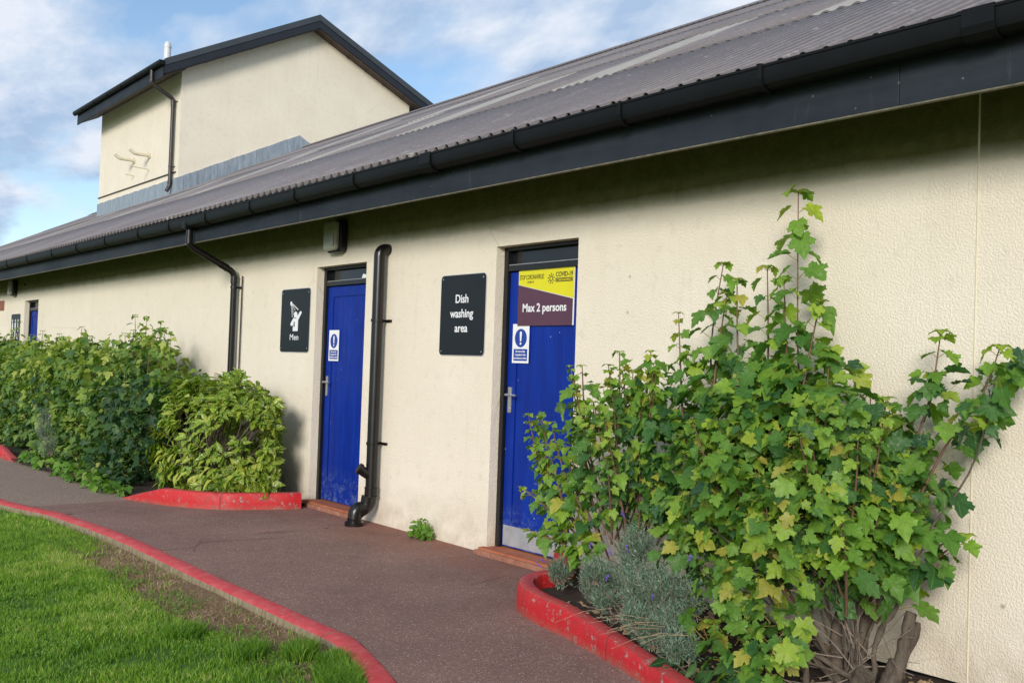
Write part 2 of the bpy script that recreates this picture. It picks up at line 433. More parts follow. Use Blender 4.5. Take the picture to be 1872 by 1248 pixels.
class MB:
    def __init__(s): s.v = []; s.f = []
    def add(s, vs, fs):
        k = len(s.v); s.v += [tuple(p) for p in vs]; s.f += [tuple(i+k for i in f) for f in fs]
    def box(s, x0, x1, y0, y1, z0, z1):
        s.add([(x0,y0,z0),(x1,y0,z0),(x1,y1,z0),(x0,y1,z0),(x0,y0,z1),(x1,y0,z1),(x1,y1,z1),(x0,y1,z1)],
              [(0,3,2,1),(4,5,6,7),(0,1,5,4),(1,2,6,5),(2,3,7,6),(3,0,4,7)])
    def prism_x(s, prof, x0, x1):            # closed profile of (y,z), extruded along x
        n = len(prof)
        s.add([(x0,y,z) for y,z in prof]+[(x1,y,z) for y,z in prof],
              [(i,(i+1)%n,(i+1)%n+n,i+n) for i in range(n)]+[tuple(range(n))[::-1], tuple(range(n,2*n))])
    def flat_y(s, pts, y0, y1):              # closed outline of (x,z), from y0 to y1
        n = len(pts)
        s.add([(x,y0,z) for x,z in pts]+[(x,y1,z) for x,z in pts],
              [(i,(i+1)%n,(i+1)%n+n,i+n) for i in range(n)]+[tuple(range(n))[::-1], tuple(range(n,2*n))])
    def tube(s, pts, rad, n=12, cap=True):
        P = [Vector(p) for p in pts]; m = len(P)
        rad = rad if isinstance(rad, (list, tuple)) else [rad]*m
        T = [(P[min(i+1,m-1)]-P[max(i-1,0)]).normalized() for i in range(m)]
        up = Vector((0,0,1)) if abs(T[0].z) < .9 else Vector((1,0,0))
        a = T[0].cross(up).normalized(); vs = []
        for i in range(m):
            a = (a - T[i]*a.dot(T[i])).normalized(); b = T[i].cross(a)
            for j in range(n):
                t = 2*math.pi*j/n; vs.append(P[i]+(a*math.cos(t)+b*math.sin(t))*rad[i])
        fs = [(i*n+j, i*n+(j+1)%n, (i+1)*n+(j+1)%n, (i+1)*n+j) for i in range(m-1) for j in range(n)]
        if cap: fs += [tuple(range(n))[::-1], tuple(range((m-1)*n, m*n))]
        s.add(vs, fs)
    def build(s, name, mat, parent=None, smooth=False, bevel=0.0, recalc=True):
        me = bpy.data.meshes.new(name); me.from_pydata(s.v, [], s.f); me.update()
        if recalc:
            b = bmesh.new(); b.from_mesh(me); bmesh.ops.recalc_face_normals(b, faces=b.faces); b.to_mesh(me); b.free()
        o = link(name, me, mat, parent, smooth)
        if smooth:
            try: me.set_sharp_from_angle(angle=R(35))
            except Exception: pass
        if bevel:
            md = o.modifiers.new("bevel", 'BEVEL'); md.width = bevel; md.segments = 2; md.limit_method = 'ANGLE'; md.angle_limit = R(40)
        return o
def smooth_path(pts, k=6):
    P = [Vector(p) for p in pts]; out = []
    for i in range(len(P)-1):
        p0, p1, p2, p3 = P[max(i-1,0)], P[i], P[i+1], P[min(i+2,len(P)-1)]
        for j in range(k):
            t = j/k
            out.append(.5*((2*p1)+(p2-p0)*t+(2*p0-5*p1+4*p2-p3)*t*t+(3*p1-p0-3*p2+p3)*t**3))
    out.append(P[-1]); return out
def elbow(pts, r=.06, k=5):
    """polyline with each inner corner rounded"""
    P = [Vector(p) for p in pts]; out = [P[0]]
    for i in range(1, len(P)-1):
        a = (P[i-1]-P[i]).normalized(); b = (P[i+1]-P[i]).normalized()
        A = P[i]+a*r; B = P[i]+b*r
        for j in range(k+1):
            t = j/k; out.append((A*(1-t)+P[i]*t)*(1-t)+(P[i]*(1-t)+B*t)*t)
    out.append(P[-1]); return out
def rrect(x0, x1, z0, z1, r, n=5):
    out = []
    for cx_, cz_, a0 in ((x1-r, z1-r, 0), (x0+r, z1-r, 90), (x0+r, z0+r, 180), (x1-r, z0+r, 270)):
        for j in range(n+1):
            a = R(a0+90*j/n); out.append((cx_+r*math.cos(a), cz_+r*math.sin(a)))
    return out[::-1]
def circ(cx_, cz_, r, n=28): return [(cx_+r*math.cos(-2*math.pi*i/n), cz_+r*math.sin(-2*math.pi*i/n)) for i in range(n)]
def text(name, body, x, z, y, h, mat, parent, width=None, bold=0.0, align='CENTER', label=None):
    cu = bpy.data.curves.new(name, 'FONT'); cu.body = body; cu.size = 1.0; cu.extrude = .004; cu.offset = bold
    cu.resolution_u = 4
    t = bpy.data.objects.new(name+"_tmp", cu); COL.objects.link(t)
    bpy.context.view_layer.update()
    me = bpy.data.meshes.new_from_object(t.evaluated_get(bpy.context.evaluated_depsgraph_get()))
    bpy.data.objects.remove(t)
    n = len(me.vertices); a = np.empty(n*3, 'f'); me.vertices.foreach_get('co', a); a = a.reshape(-1, 3)
    s = h/.70; w = (a[:,0].max()-a[:,0].min())*s; sx = s*(width/w if width else 1)
    x0 = a[:,0].min(); cxm = (a[:,0].max()+x0)/2
    o = np.empty_like(a)
    o[:,0] = x+(a[:,0]-(cxm if align == 'CENTER' else x0))*sx; o[:,2] = z+a[:,1]*s; o[:,1] = y-a[:,2]*.2
    me.vertices.foreach_set('co', o.ravel()); me.update()
    return link(name, me, mat, parent)

# ------------------------------------------------------------------ ground, path, soil
g = MB()
xs = [-600,-200,-60,-26,-20,-16,-13,-11,-9,-7,-5,-3,-1,2,8,30,200,600]; ys = [-600,-200,-60,-20,-10,-6,-4,-3,-2.35,-2.0,-1.0,2,20,60,200,600]
for j in range(len(ys)-1):
    for i in range(len(xs)-1):
        g.add([(xs[i],ys[j],-.048),(xs[i+1],ys[j],-.048),(xs[i+1],ys[j+1],-.048),(xs[i],ys[j+1],-.048)], [(0,1,2,3)])
b_ = g.build('ground', M['ground'])
bm = bmesh.new(); bm.from_mesh(b_.data); bmesh.ops.remove_doubles(bm, verts=bm.verts, dist=1e-4)
fz = [f for f in bm.faces if -14 < f.calc_center_median().x < -2 and -6 < f.calc_center_median().y < -1.9]
bmesh.ops.subdivide_edges(bm, edges=list({e for f in fz for e in f.edges}), cuts=9, use_grid_fill=True)
import mathutils.noise as MN
for v in bm.verts:
    if -14 < v.co.x < -2 and -6.1 < v.co.y < -2.15: v.co.z += .018*MN.noise(Vector((v.co.x*1.6, v.co.y*1.6, 0))) + .010*MN.noise(Vector((v.co.x*6, v.co.y*6, 3)))
bm.to_mesh(b_.data); bm.free()
tag(b_, 'green lawn ground with bare earth along the red edging', kind='structure')

# lawn kerb line (path side edge), left to right
GK = [(-24,-3.05),(-19,-2.92),(-14,-2.74),(-12,-2.60),(-10.45,-2.46),(-9.45,-2.22),(-8.11,-2.10),(-6.42,-2.09),(-5.54,-2.08),(-4.70,-2.07),(-4.46,-2.09),(-3.81,-2.28),(-3.1,-2.58),(-2.2,-3.05),(-1.0,-3.6),(1.5,-4.3),(6,-4.6)]
RK = [(-5.30,.0),(-5.15,-.10),(-4.99,-.22),(-4.87,-.36),(-4.82,-.52),(-4.80,-.66),(-4.73,-.80),(-4.60,-.92),(-4.42,-1.01),(-4.20,-1.065),(-3.95,-1.11),(-3.60,-1.20),(-3.17,-1.33),(-2.6,-1.53),(-1.6,-1.9),(0,-2.2),(3,-2.3)]
LK = [(-10.20,-1.47),(-9.95,-1.41),(-9.72,-1.33),(-9.5,-1.24),(-9.30,-1.12),(-9.12,-.98),(-9.0,-.82),(-8.9,-.6),(-8.80,-.36),(-8.77,-.20)]
LKB = [(-11.5,-1.52),(-13.5,-1.62),(-14.05,-1.64)]
me = bpy.data.meshes.new('path'); bm = bmesh.new()
def dens(P):
    out = []
    for a, b in zip(P, P[1:]):
        k = max(1, int(math.hypot(b[0]-a[0], b[1]-a[1])/.8))
        out += [(a[0]+(b[0]-a[0])*i/k, a[1]+(b[1]-a[1])*i/k) for i in range(k)]
    return out+[P[-1]]
poly = [(-40,.2),(-5.35,.2)] + [(x+.05, y+.05) for x, y in RK] + [(6,-2.3),(6,-4.6)] + GK[::-1] + [(-40,-3.3)]
vs = [bm.verts.new((x,y,0)) for x, y in dens(poly)]
f = bm.faces.new(vs); bmesh.ops.triangulate(bm, faces=[f]); bmesh.ops.recalc_face_normals(bm, faces=bm.faces)
if sum(f.normal.z for f in bm.faces) < 0: bmesh.ops.reverse_faces(bm, faces=bm.faces)
bm.to_mesh(me); bm.free()
tag(link('path', me, M['tarmac']), 'reddish brown tarmac path between the lawn and the building', kind='structure')

def soil(name, outline_fn, x0, x1, nx, ny, hz, label):
    vs, fs = [], []
    for i in range(nx+1):
        x = x0+(x1-x0)*i/nx; ya = outline_fn(x)
        for j in range(ny+1):
            y = ya+(0.02-ya)*j/ny
            vs.append((x, y, hz(x, y)+.02*MN.noise(Vector((x*7, y*7, 1)))+.012*MN.noise(Vector((x*23, y*23, 5)))))
    for i in range(nx):
        for j in range(ny):
            a = i*(ny+1)+j; fs.append((a, a+ny+1, a+ny+2, a+1))
    me = bpy.data.meshes.new(name); me.from_pydata(vs, [], fs); me.update()
    return tag(link(name, me, M['soil'], smooth=True), label, kind='structure')
def interp(P, off):
    P = sorted(P); X = [p[0] for p in P]; Yv = [p[1] for p in P]
    return lambda x: float(np.interp(x, X, Yv))+off
soil('soil', interp([p for p in RK if p[1] > -3], .07), -5.02, 3.0, 110, 18, lambda x, y: .07 if x < -3.4 else max(-.022, .07-.10*(x+3.4)/.7), 'dark soil of the planting bed right of the doors')
soil('soil', interp([(-24,-1.7),(-14,-1.62),(-11.5,-1.50),(-10.2,-1.38),(-9.72,-1.24),(-9.3,-1.04),(-9.12,-.9),(-9.0,-.72),(-8.86,-.3)], .0), -24, -8.88, 150, 14, lambda x, y: .035, 'dark soil of the long planting bed left of the doors')

# kerbs
def kerb(name, line, prof, mat, label, group, closed_ends=True, k=5, zfun=None, bev=.012):
    P = [Vector((x, y, 0)) for x, y in line]; P = smooth_path(P, k)
    n = len(prof); vs, fs = [], []
    for i, p in enumerate(P):
        t = (P[min(i+1, len(P)-1)]-P[max(i-1, 0)]).normalized(); nrm = Vector((-t.y, t.x, 0))
        s = zfun(p) if zfun else 1.0
        for o_, z in prof:
            q = p+nrm*o_
            zz_ = z*s if z > 0 else z
            vs.append((q.x, q.y, zz_+.0025*MN.noise(Vector((q.x*4, q.y*4, z*9)))))
    for i in range(len(P)-1):
        for j in range(n):
            fs.append((i*n+j, i*n+(j+1)%n, (i+1)*n+(j+1)%n, (i+1)*n+j))
    fs += [tuple(range(n)), tuple(range((len(P)-1)*n, len(P)*n))[::-1]]
    mb = MB(); mb.v = vs; mb.f = fs
    o = mb.build(name, mat, smooth=True)
    return tag(o, label, 'kerb', group)
kp = [(0,-.05),(.002,.06),(.006,.130),(.016,.151),(.035,.160),(.085,.159),(.100,.152),(.106,.13),(.106,-.05)]
kerb('kerb', RK, kp, M['red'], 'tall curved red kerb round the planting bed beside the right door', 'raised red bed kerbs', zfun=lambda p: float(np.interp(p.x, [-4.1, -3.1, -2.4], [1.0, .62, .5])))
def ramp_l(p):
    return min(1.0, max(.04, (p.x+10.22)/.62)) if p.x < -9.6 else 1.0
kerb('kerb', LK, kp, M['red'], 'red kerb with sloping left end below the variegated laurel bush', 'raised red bed kerbs', zfun=ramp_l)
kerb('kerb', [(-24,-1.78),(-16,-1.70),(-14.6,-1.66),(-14.02,-1.62)], kp, M['red'], 'far red kerb ending at the left edge of the photo', 'raised red bed kerbs', zfun=lambda p: min(1.0, max(.04, (-13.98-p.x)/.7)))
# lawn edging in separate stones
gp = [(.0,-.2),(.0,-.012),(-.010,.006),(-.03,.010),(-.105,.006),(-.125,-.006),(-.130,-.03),(-.132,-.2)]
cuts = [(GK[:6],'far pale red stretch of lawn edging running off to the left'),(GK[5:10],'straight middle stretch of worn red lawn edging with concrete side'),(GK[9:],'near bent stretch of red lawn edging turning into the lower edge')]
def stretch(P, a=0.006):
    P = [list(p) for p in P]
    for i, j in ((0, 1), (-1, -2)):
        d = Vector((P[j][0]-P[i][0], P[j][1]-P[i][1])).normalized(); P[i][0] += d.x*a; P[i][1] += d.y*a
    return [tuple(p) for p in P]
for P, lb in cuts: kerb('lawn_edging', stretch(P), gp, M['gkerb'], lb, 'red painted lawn edging')

# ------------------------------------------------------------------ building
B = empty('toilet_block', (-12, 0, 0), 'long low cream washroom block with corrugated grey roof, blue doors and a gabled upper storey', 'building')
DOORS = [(-6.075, -5.135), (-9.005, -8.04), (-20.74, -19.735)]
XA, XB = -42.0, 7.0; ZW = 3.28; DH = 2.405
w = MB()
xsb = sorted([XA, XB]+[a for d in DOORS for a in d])
for x0, x1 in zip(xsb, xsb[1:]):
    isdoor = any(abs(x0-d[0]) < 1e-6 for d in DOORS)
    if not isdoor:
        w.add([(x0,0,0),(x1,0,0),(x1,0,DH),(x0,0,DH)], [(0,1,2,3)])
    w.add([(x0,0,DH),(x1,0,DH),(x1,0,ZW),(x0,0,ZW)], [(0,1,2,3)])
for a, b in DOORS:
    w.add([(a,0,0),(a,.25,0),(a,.25,DH),(a,0,DH)], [(0,1,2,3)])
    w.add([(b,0,0),(b,0,DH),(b,.25,DH),(b,.25,0)], [(0,1,2,3)])
    w.add([(a,0,DH),(b,0,DH),(b,.25,DH),(a,.25,DH)], [(3,2,1,0)])
YB = 17.0; ZG = 7.25
w.add([(XB,0,-.3),(XB,YB,-.3),(XB,YB,ZW),(XB,8.2,ZG),(XB,0,ZW)], [(0,1,2,3,4)])
w.add([(XA,0,-.3),(XA,YB,-.3),(XA,YB,ZW),(XA,8.2,ZG),(XA,0,ZW)], [(4,3,2,1,0)])
w.add([(XA,YB,-.3),(XB,YB,-.3),(XB,YB,ZW),(XA,YB,ZW)], [(3,2,1,0)])
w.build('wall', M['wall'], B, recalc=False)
q = MB(); q.box(XA, XB, .035, .2, -.4, -.002); q.build('plinth', M['frame'], B)
q = MB(); q.tube([(-2.283, .004, 0.0), (-2.283, .004, 3.1)], .007, 8); q.build('movement_joint', M['sealant'], B, smooth=True)

# doors
def door(x0, x1, tr_label, kick=False):
    W_ = x1-x0
    f = MB()
    yf = .082
    f.box(x0-.01, x0+.045, yf, yf+.09, 0.05, DH-.001)
    f.box(x1-.045, x1+.01, yf, yf+.09, 0.05, DH-.001)
    f.box(x0+.046, x1-.046, yf, yf+.09, DH-.03, DH-.001)
    f.box(x0+.046, x1-.046, yf+.004, yf+.09, 2.215, 2.262)
    fr = f.build('door_frame', M['frame'], B, bevel=.004)
    gl = MB(); gl.box(x0+.047, x1-.047, yf+.05, yf+.06, 2.263, DH-.031); gl.build('transom_window', M['glassdark'], fr)
    gb = MB(); gb.box(x0+.047, x1-.047, yf+.012, yf+.02, 2.262, 2.268); gb.build('glazing_bead', M['kick'], fr)
    d = MB(); a, b = x0+.05, x1-.05; yl = yf+.03; z0, z1 = .062, 2.208
    d.box(a, b, yl+.012, yl+.05, z0, z1)
    d.box(a, a+.10, yl, yl+.0118, z0, z1); d.box(b-.10, b, yl, yl+.0118, z0, z1)
    d.box(a+.101, b-.101, yl, yl+.0118, z1-.10, z1); d.box(a+.101, b-.101, yl, yl+.0118, z0, z0+.19)
    n = 7; pw = (b-a-.202)/n
    for i in range(n):
        p0 = a+.101+i*pw
        d.prism_z = None
        xx = [p0+.0005, p0+.006, p0+pw-.006, p0+pw-.0005]; yy = [yl+.0110, yl+.0085, yl+.0085, yl+.0110]
        vs = [(xx[k], yy[k], z) for z in (z0+.192, z1-.102) for k in range(4)]
        d.add(vs, [(0,1,5,4),(1,2,6,5),(2,3,7,6),(0,3,2,1),(4,5,6,7)])
    L_ = d.build('door', M['door'], B, bevel=.0015)
    h = MB(); hx = a+.045
    h.flat_y(rrect(hx-.021, hx+.021, 1.105, 1.305, .008), yl-.009, yl-.0005)
    h.tube([(hx, yl-.008, 1.245), (hx, yl-.05, 1.245)], .010, 10)
    h.tube(elbow([(hx, yl-.045, 1.245), (hx, yl-.058, 1.245), (hx+.03, yl-.060, 1.245), (hx+.125, yl-.052, 1.243)], .012), .0085, 10)
    h.tube([(hx, yl-.012, 1.14), (hx, yl-.0085, 1.14)], .009, 12)
    h.build('handle', M['metal'], L_, smooth=True)
    if kick:
        kq = MB(); kq.box(a+.012, b-.012, yl-.003, yl-.0006, z0+.01, z0+.165); kq.build('kick_plate', M['kick'], L_)
    s = MB(); s.box(x0-.035, x1+.04, -.062, .20, .0, .052); st = s.build('doorstep', M['step'], B, bevel=.008)
    bq = MB()
    nb = 5
    for i in range(nb):
        w_ = (x1-x0+.09)/nb; bq.box(x0-.045+i*w_+.003, x0-.045+(i+1)*w_-.003, -.092, -.064, -.01, .036)
    bq.build('brick_edge', M['brick'], st, bevel=.004)
    return L_
door(*DOORS[0], None, kick=True); door(*DOORS[1], None); door(*DOORS[2], None)
# folded pale scrap of paper standing behind the glass of the middle door
pp = MB(); pp.flat_y([(-8.33,2.275),(-8.20,2.275),(-8.265,2.31),(-8.31,2.315)], .124, .128)
tag(pp.build('paper_scrap', M['signwhite']), 'small white scrap of paper on the ledge over the middle blue door', 'paper')

# roof: three courses of corrugated sheets each slope
PER = .132; PH = .5; TANR = math.tan(R(26.5)); EY, EZ = -.645, 3.064; RY = 8.2; RZ = EZ+TANR*(RY-EY)
def corr(t):
    t = t % 1.0
    s = math.sin(2*math.pi*t)
    return .0205*max(-1, min(1, s*1.25))
def sheet(name, x0, x1, y0, y1, lift0, lift1, mat, parent, back=False, thick=.007):
    n = int(round((x1-x0)/PER*12)); vs = []; fs = []
    fr_ = [0, .06, .14, .3, 1] if abs(y0-EY) < .01 else [0, .5, 1]
    rows = len(fr_)-1
    for r_ in range(rows+1):
        f = fr_[r_]; y = y0+(y1-y0)*f; am = float(np.interp(y, [EY, -.25], [1.0, .42])); lf = lift0+(lift1-lift0)*f
        z = (EZ+TANR*(y-EY)) if not back else (RZ-TANR*(y-RY))
        for i in range(n+1):
            x = x0+(x1-x0)*i/n
            vs.append((x, y, z+corr(x/PER)*am+lf))
    for r_ in range(rows):
        for i in range(n):
            a = r_*(n+1)+i; fs.append((a, a+1, a+n+2, a+n+1))
    me = bpy.data.meshes.new(name); me.from_pydata(vs, [], fs); me.update()
    o = link(name, me, mat, parent, smooth=True)
    return o
def joinmesh(objs, name):
    b = bmesh.new()
    for o in objs: b.from_mesh(o.data)
    me = bpy.data.meshes.new(name); b.to_mesh(me); b.free()
    mt = objs[0].data.materials[0]; par = objs[0].parent
    for o in objs: bpy.data.objects.remove(o)
    o = link(name, me, mt, par); me.polygons.foreach_set('use_smooth', [True]*len(me.polygons)); return o
rx0, rx1 = -45*1.0, 7.3
LAPS = [EY, 1.85, 4.15, 6.3, RY]
cs = []
for i in range(4):
    y0 = LAPS[i]-(.12 if i else 0)
    cs.append(sheet('roof', rx0, rx1, y0, LAPS[i+1], .010 if i else 0, .0, M['roof'], B))
cs.append(sheet('roof', rx0, rx1, RY, YB+.5, 0, 0, M['roof'], B, back=True))
roof = joinmesh(cs, 'roof')
md = roof.modifiers.new('thick', 'SOLIDIFY'); md.thickness = .0075; md.offset = -1
for j, (xc, y0, y1) in enumerate([(-21.4,1.75,4.15),(-17.0,1.75,4.15),(-13.2,4.05,6.3),(-13.0,1.75,4.15),(-9.9,1.75,4.15),(-7.0,1.75,4.15),(-17.6,4.05,6.3),(-3.9,1.75,4.15),(-28.5,1.75,4.15)]):
    k0 = round(xc/PER)*PER
    sheet('rooflight', k0-4*PER, k0+3*PER, y0, y1, .013, .004, M['rooflight'], roof)
# ridge capping
rc = MB(); rc.prism_x([(RY-.20, RZ-.20*TANR+.035), (RY-.02, RZ+.045), (RY+.02, RZ+.045), (RY+.20, RZ-.20*TANR+.035), (RY+.19, RZ-.20*TANR+.022), (RY, RZ+.030), (RY-.19, RZ-.20*TANR+.022)], rx0, rx1)
rc.build('ridge_capping', M['roof'], roof)
# fascia boards
fa = MB(); prev = rx0
for xe in (-33.2, -28.3, -23.6, -18.0, -13.7, -9.0, -6.6, -2.40, 2.5, rx1):
    fa.box(prev+.0015, xe-.0015, -.553, -.528, 2.742, 3.03); prev = xe
fas = fa.build('fascia', M['fascia'], B, bevel=.003)
fb = MB(); fb.box(rx0, rx1, -.556, -.530, 2.734, 2.7415); fb.build('fascia_edge', simple("bare_weathered_edge", (.14, .13, .09), .9, .4, 20), fas)
# rafters ends hidden behind the fascia, and sloping boarded underside against the roof
ub = MB(); ub.prism_x([(-.527, 3.00), (-.527, 3.015), (.0, 3.285), (.0, 3.27)], rx0, rx1); ub.build('eaves_board', M['soffit'], B)

# gutter
gprof = [(-.692,3.035),(-.697,3.035),(-.697,3.022),(-.692,3.018),(-.690,2.965),(-.680,2.935),(-.655,2.918),(-.625,2.912),(-.595,2.918),(-.573,2.937),(-.566,2.965),(-.564,3.05),(-.568,3.05),(-.570,2.968),(-.577,2.940),(-.597,2.923),(-.625,2.917),(-.653,2.923),(-.675,2.939),(-.685,2.967)]
def gfall(x): return -.028+(x+10.9)*.0055 if x > -10.9 else -.028+(-10.9-x)*.0035
gm = MB()
for ga, gb_ in ((rx0, -10.9), (-10.9, rx1)):
    k0 = len(gm.v); gm.prism_x(gprof, ga, gb_)
    gm.v[k0:] = [(x, y, z+gfall(x)) for x, y, z in gm.v[k0:]]
gut = gm.build('gutter', M['gutter'], B, smooth=True)
def bracket(x, wd=.022, big=False):
    o = [(-.701,3.040),(-.701,2.962),(-.690,2.928),(-.660,2.908),(-.625,2.902),(-.592,2.908),(-.566,2.930),(-.5545,2.955),(-.5545,2.985),(-.5635,2.985)]
    i_ = [(-.5665,2.962),(-.5745,2.937),(-.596,2.917),(-.625,2.911),(-.656,2.917),(-.681,2.935),(-.6915,2.965),(-.698,3.020),(-.690,3.0405)]
    m_b = MB(); m_b.prism_x([(y_, z_+gfall(x)) for y_, z_ in o+i_], x-wd/2, x+wd/2)
    return m_b.build('gutter_bracket', M['gutter'], gut)
for x in (-24.5,-23.4,-22.1,-20.7,-19.2,-17.8,-16.3,-15.0,-13.7,-12.4,-11.35,-10.28,-9.17,-8.22,-7.16,-5.07,-4.08,-3.08,-1.15,-.1,1.0,2.2,3.4): bracket(x)
for x in (-6.10, -1.97):
    bracket(x, .10); bracket(x-.06, .02); bracket(x+.06, .02)
# outlet + swan neck + downpipe, left one
def downpipe(path, r, name, mat, collars, brackets, parent, wall_y=0.0):
    m_ = MB(); m_.tube(elbow(path, .07, 6), r, 18); o = m_.build(name, mat, parent, smooth=True)
    for p, d in collars:
        p = Vector(p); d = Vector(d).normalized()
        c = MB(); c.tube([p-d*.035, p+d*.035], r*1.13, 18)
        c.tube([p-d*.045, p-d*.038], r*1.22, 18); c.tube([p+d*.030, p+d*.037], r*1.22, 18)
        c.build('pipe_collar', mat, o, smooth=True)
    for (x, y, z) in brackets:
        q_ = MB(); q_.tube([(x, y, z-.012), (x, y, z+.012)], r*1.16, 18); q_.box(x-r*.5, x+r*1.9, wall_y-.018, wall_y-.001, z-.011, z+.011); q_.box(x-.012, x+.012, y, wall_y-.016, z-.009, z+.009)
        q_.build('pipe_bracket', mat, o)
    return o
PX = -10.86
downpipe([(PX,-.625,2.95),(PX,-.625,2.70),(PX,-.075,2.44),(PX,-.075,.10)], .036, 'downpipe', M['pipe'],
         [((PX,-.625,2.76),(0,0,1)),((PX,-.20,2.50),(0,.9,-.43)),((PX,-.075,2.36),(0,0,1)),((PX,-.075,.8),(0,0,1))], [(PX,-.075,2.27),(PX,-.075,1.22)], B)
oc = MB(); oc.box(PX-.05, PX+.05, -.700, -.556, 2.875, 2.957); oc.build('gutter_outlet', M['gutter'], gut, bevel=.01)
oc = MB(); oc.tube([(PX+.10,-.02,2.40),(PX+.10,-.02,.2)], .008, 8); oc.build('cable', M['pipe_old'], B, smooth=True)
# soil pipe beside the middle door
SX = -7.66
sp_ = downpipe([(SX,.0,2.49),(SX,-.095,2.49),(SX,-.095,.17),(SX-.02,-.235,.10),(SX-.02,-.245,.015)], .052, 'downpipe', M['pipe'],
         [((SX,-.095,.30),(0,0,1))], [(SX,-.095,1.84),(SX,-.095,.73)], B)
sg = MB(); sg.tube([(SX-.02,-.245,.0),(SX-.02,-.245,.034)], .085, 24); sg.tube([(SX-.02,-.245,.034),(SX-.02,-.245,.06)], .065, 24); sg.build('gully_collar', M['pipe'], sp_, smooth=True)
ss = MB(); ss.tube([(SX,-.09,.42),(SX-.03,-.20,.50)], [.04,.045], 16); ss.tube([(SX-.028,-.192,.495),(SX-.036,-.215,.51)], .052, 16); ss.build('pipe_branch', M['pipe'], sp_, smooth=True)
se = MB(); se.tube(elbow([(SX,-.12,.26),(SX-.01,-.13,.15),(SX-.02,-.235,.15),(SX-.02,-.245,.06)], .05), .062, 18); se.build('pipe_bend', M['pipe'], sp_, smooth=True)
ab = MB(); ab.box(-22.95,-22.40,-.02,-.001,2.26,2.46)
for i in range(5): ab.box(-22.93,-22.42,-.028,-.0205,2.275+i*.036,2.290+i*.036)
ab.build('air_brick', M['brick'], B)

# upper storey with gable
TX0, TX1, TY0, TY1 = -31.8, -25.2, 4.53, 11.55; TRY = 8.22; TRZ = 11.12; VX = -24.81
sf, sb = .514, .445
def troof(y): return TRZ-(TRY-y)*sf if y < TRY else TRZ-(y-TRY)*sb
TH = .40
t = MB()
t.add([(TX0,TY0,4.5),(TX1,TY0,4.5),(TX1,TY0,troof(TY0)-TH+.12),(TX0,TY0,troof(TY0)-TH+.12)], [(0,1,2,3)])
t.add([(TX1,TY0,4.5),(TX1,TY1,4.5),(TX1,TY1,troof(TY1)-TH+.1),(TX1,TRY,TRZ-TH+.1),(TX1,TY0,troof(TY0)-TH+.12)], [(0,1,2,3,4)])
t.add([(TX0,TY0,4.5),(TX0,TY1,4.5),(TX0,TY1,troof(TY1)-TH+.1),(TX0,TRY,TRZ-TH+.1),(TX0,TY0,troof(TY0)-TH+.12)], [(4,3,2,1,0)])
t.add([(TX0,TY1,4.5),(TX1,TY1,4.5),(TX1,TY1,troof(TY1)-TH+.1),(TX0,TY1,troof(TY1)-TH+.1)], [(3,2,1,0)])
def m_tower():
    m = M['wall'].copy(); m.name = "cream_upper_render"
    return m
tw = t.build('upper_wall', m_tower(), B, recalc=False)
YF, YK = 3.93, 12.25
tr_ = MB()
tr_.prism_x([(YF, troof(YF)), (TRY, TRZ), (YK, troof(YK)), (YK, troof(YK)-.05), (TRY, TRZ-.05), (YF, troof(YF)-.05)], -32.22, VX-.03)
ur = tr_.build('upper_roof', M['darkmetal'], B)
def rake(x0, x1, top, bot, name, mat, ya=YF, yb=YK, par=ur, bev=0.0):
    m_ = MB(); m_.prism_x([(ya, troof(ya)-top), (TRY, TRZ-top), (yb, troof(yb)-top), (yb, troof(yb)-bot), (TRY, TRZ-bot), (ya, troof(ya)-bot)], x0, x1)
    return m_.build(name, mat, par, bevel=bev)
rake(VX-.028, VX+.03, -.012, .165, 'verge_trim', M['darkmetal'], bev=.006)
rake(VX-.028, VX+.008, .1665, .37, 'bargeboard', M['darktrim'])
rake(VX-.06, VX-.030, .12, .40, 'inner_bargeboard', M['soffit'], ya=YF+.05)
rake(TX1+.002, VX-.062, .34, .36, 'verge_soffit', M['soffit'], ya=YF+.05)
for yy in np.arange(TRY+.5, YK, .62):
    z = troof(yy)-.363; sj = MB(); sj.box(TX1+.01, VX-.07, yy-.012, yy+.012, z-.012, z+.004); sj.build('soffit_joint', M['pipe_old'], ur)
for yy in np.arange(TRY-.6, YF+.2, -.62):
    z = troof(yy)-.363; sj = MB(); sj.box(TX1+.01, VX-.07, yy-.012, yy+.012, z-.012, z+.004); sj.build('soffit_joint', M['pipe_old'], ur)
rake(-32.24, -32.20, -.01, .36, 'verge_trim', M['darkmetal'])
uf = MB(); uf.box(-32.19, VX-.03, YF-.02, YF+.01, 8.47, 8.86); uff = uf.build('upper_fascia', M['fascia'], ur)
ug = MB()
o_ = [(YF-.15+.07*math.cos(a)*1.0+.07, 8.83+.085*math.sin(a)) for a in np.linspace(math.pi, 2*math.pi, 12)]
ug.prism_x(o_+[(YF-.01, 8.86), (YF-.15, 8.86)], -32.26, VX+.06); ugo = ug.build('upper_gutter', M['gutter'], ur, smooth=True)
for x in (-31.4,-30.2,-29.0,-27.8,-26.6,-25.6):
    gbk = MB(); gbk.prism_x([(y*1.0+(y-(YF-.08))*.12, z-.012) for y, z in o_]+[(YF-.02, 8.80)], x-.02, x+.02); gbk.build('upper_gutter_bracket', M['gutter'], ugo)
sfb = MB(); sfb.prism_x([(YF+.01, 8.50), (TY0-.002, 8.80), (TY0-.002, 8.82), (YF+.01, 8.52)], -32.18, VX-.07); sfb.build('upper_eaves_board', M['soffit'], ur)
UPX = -25.5
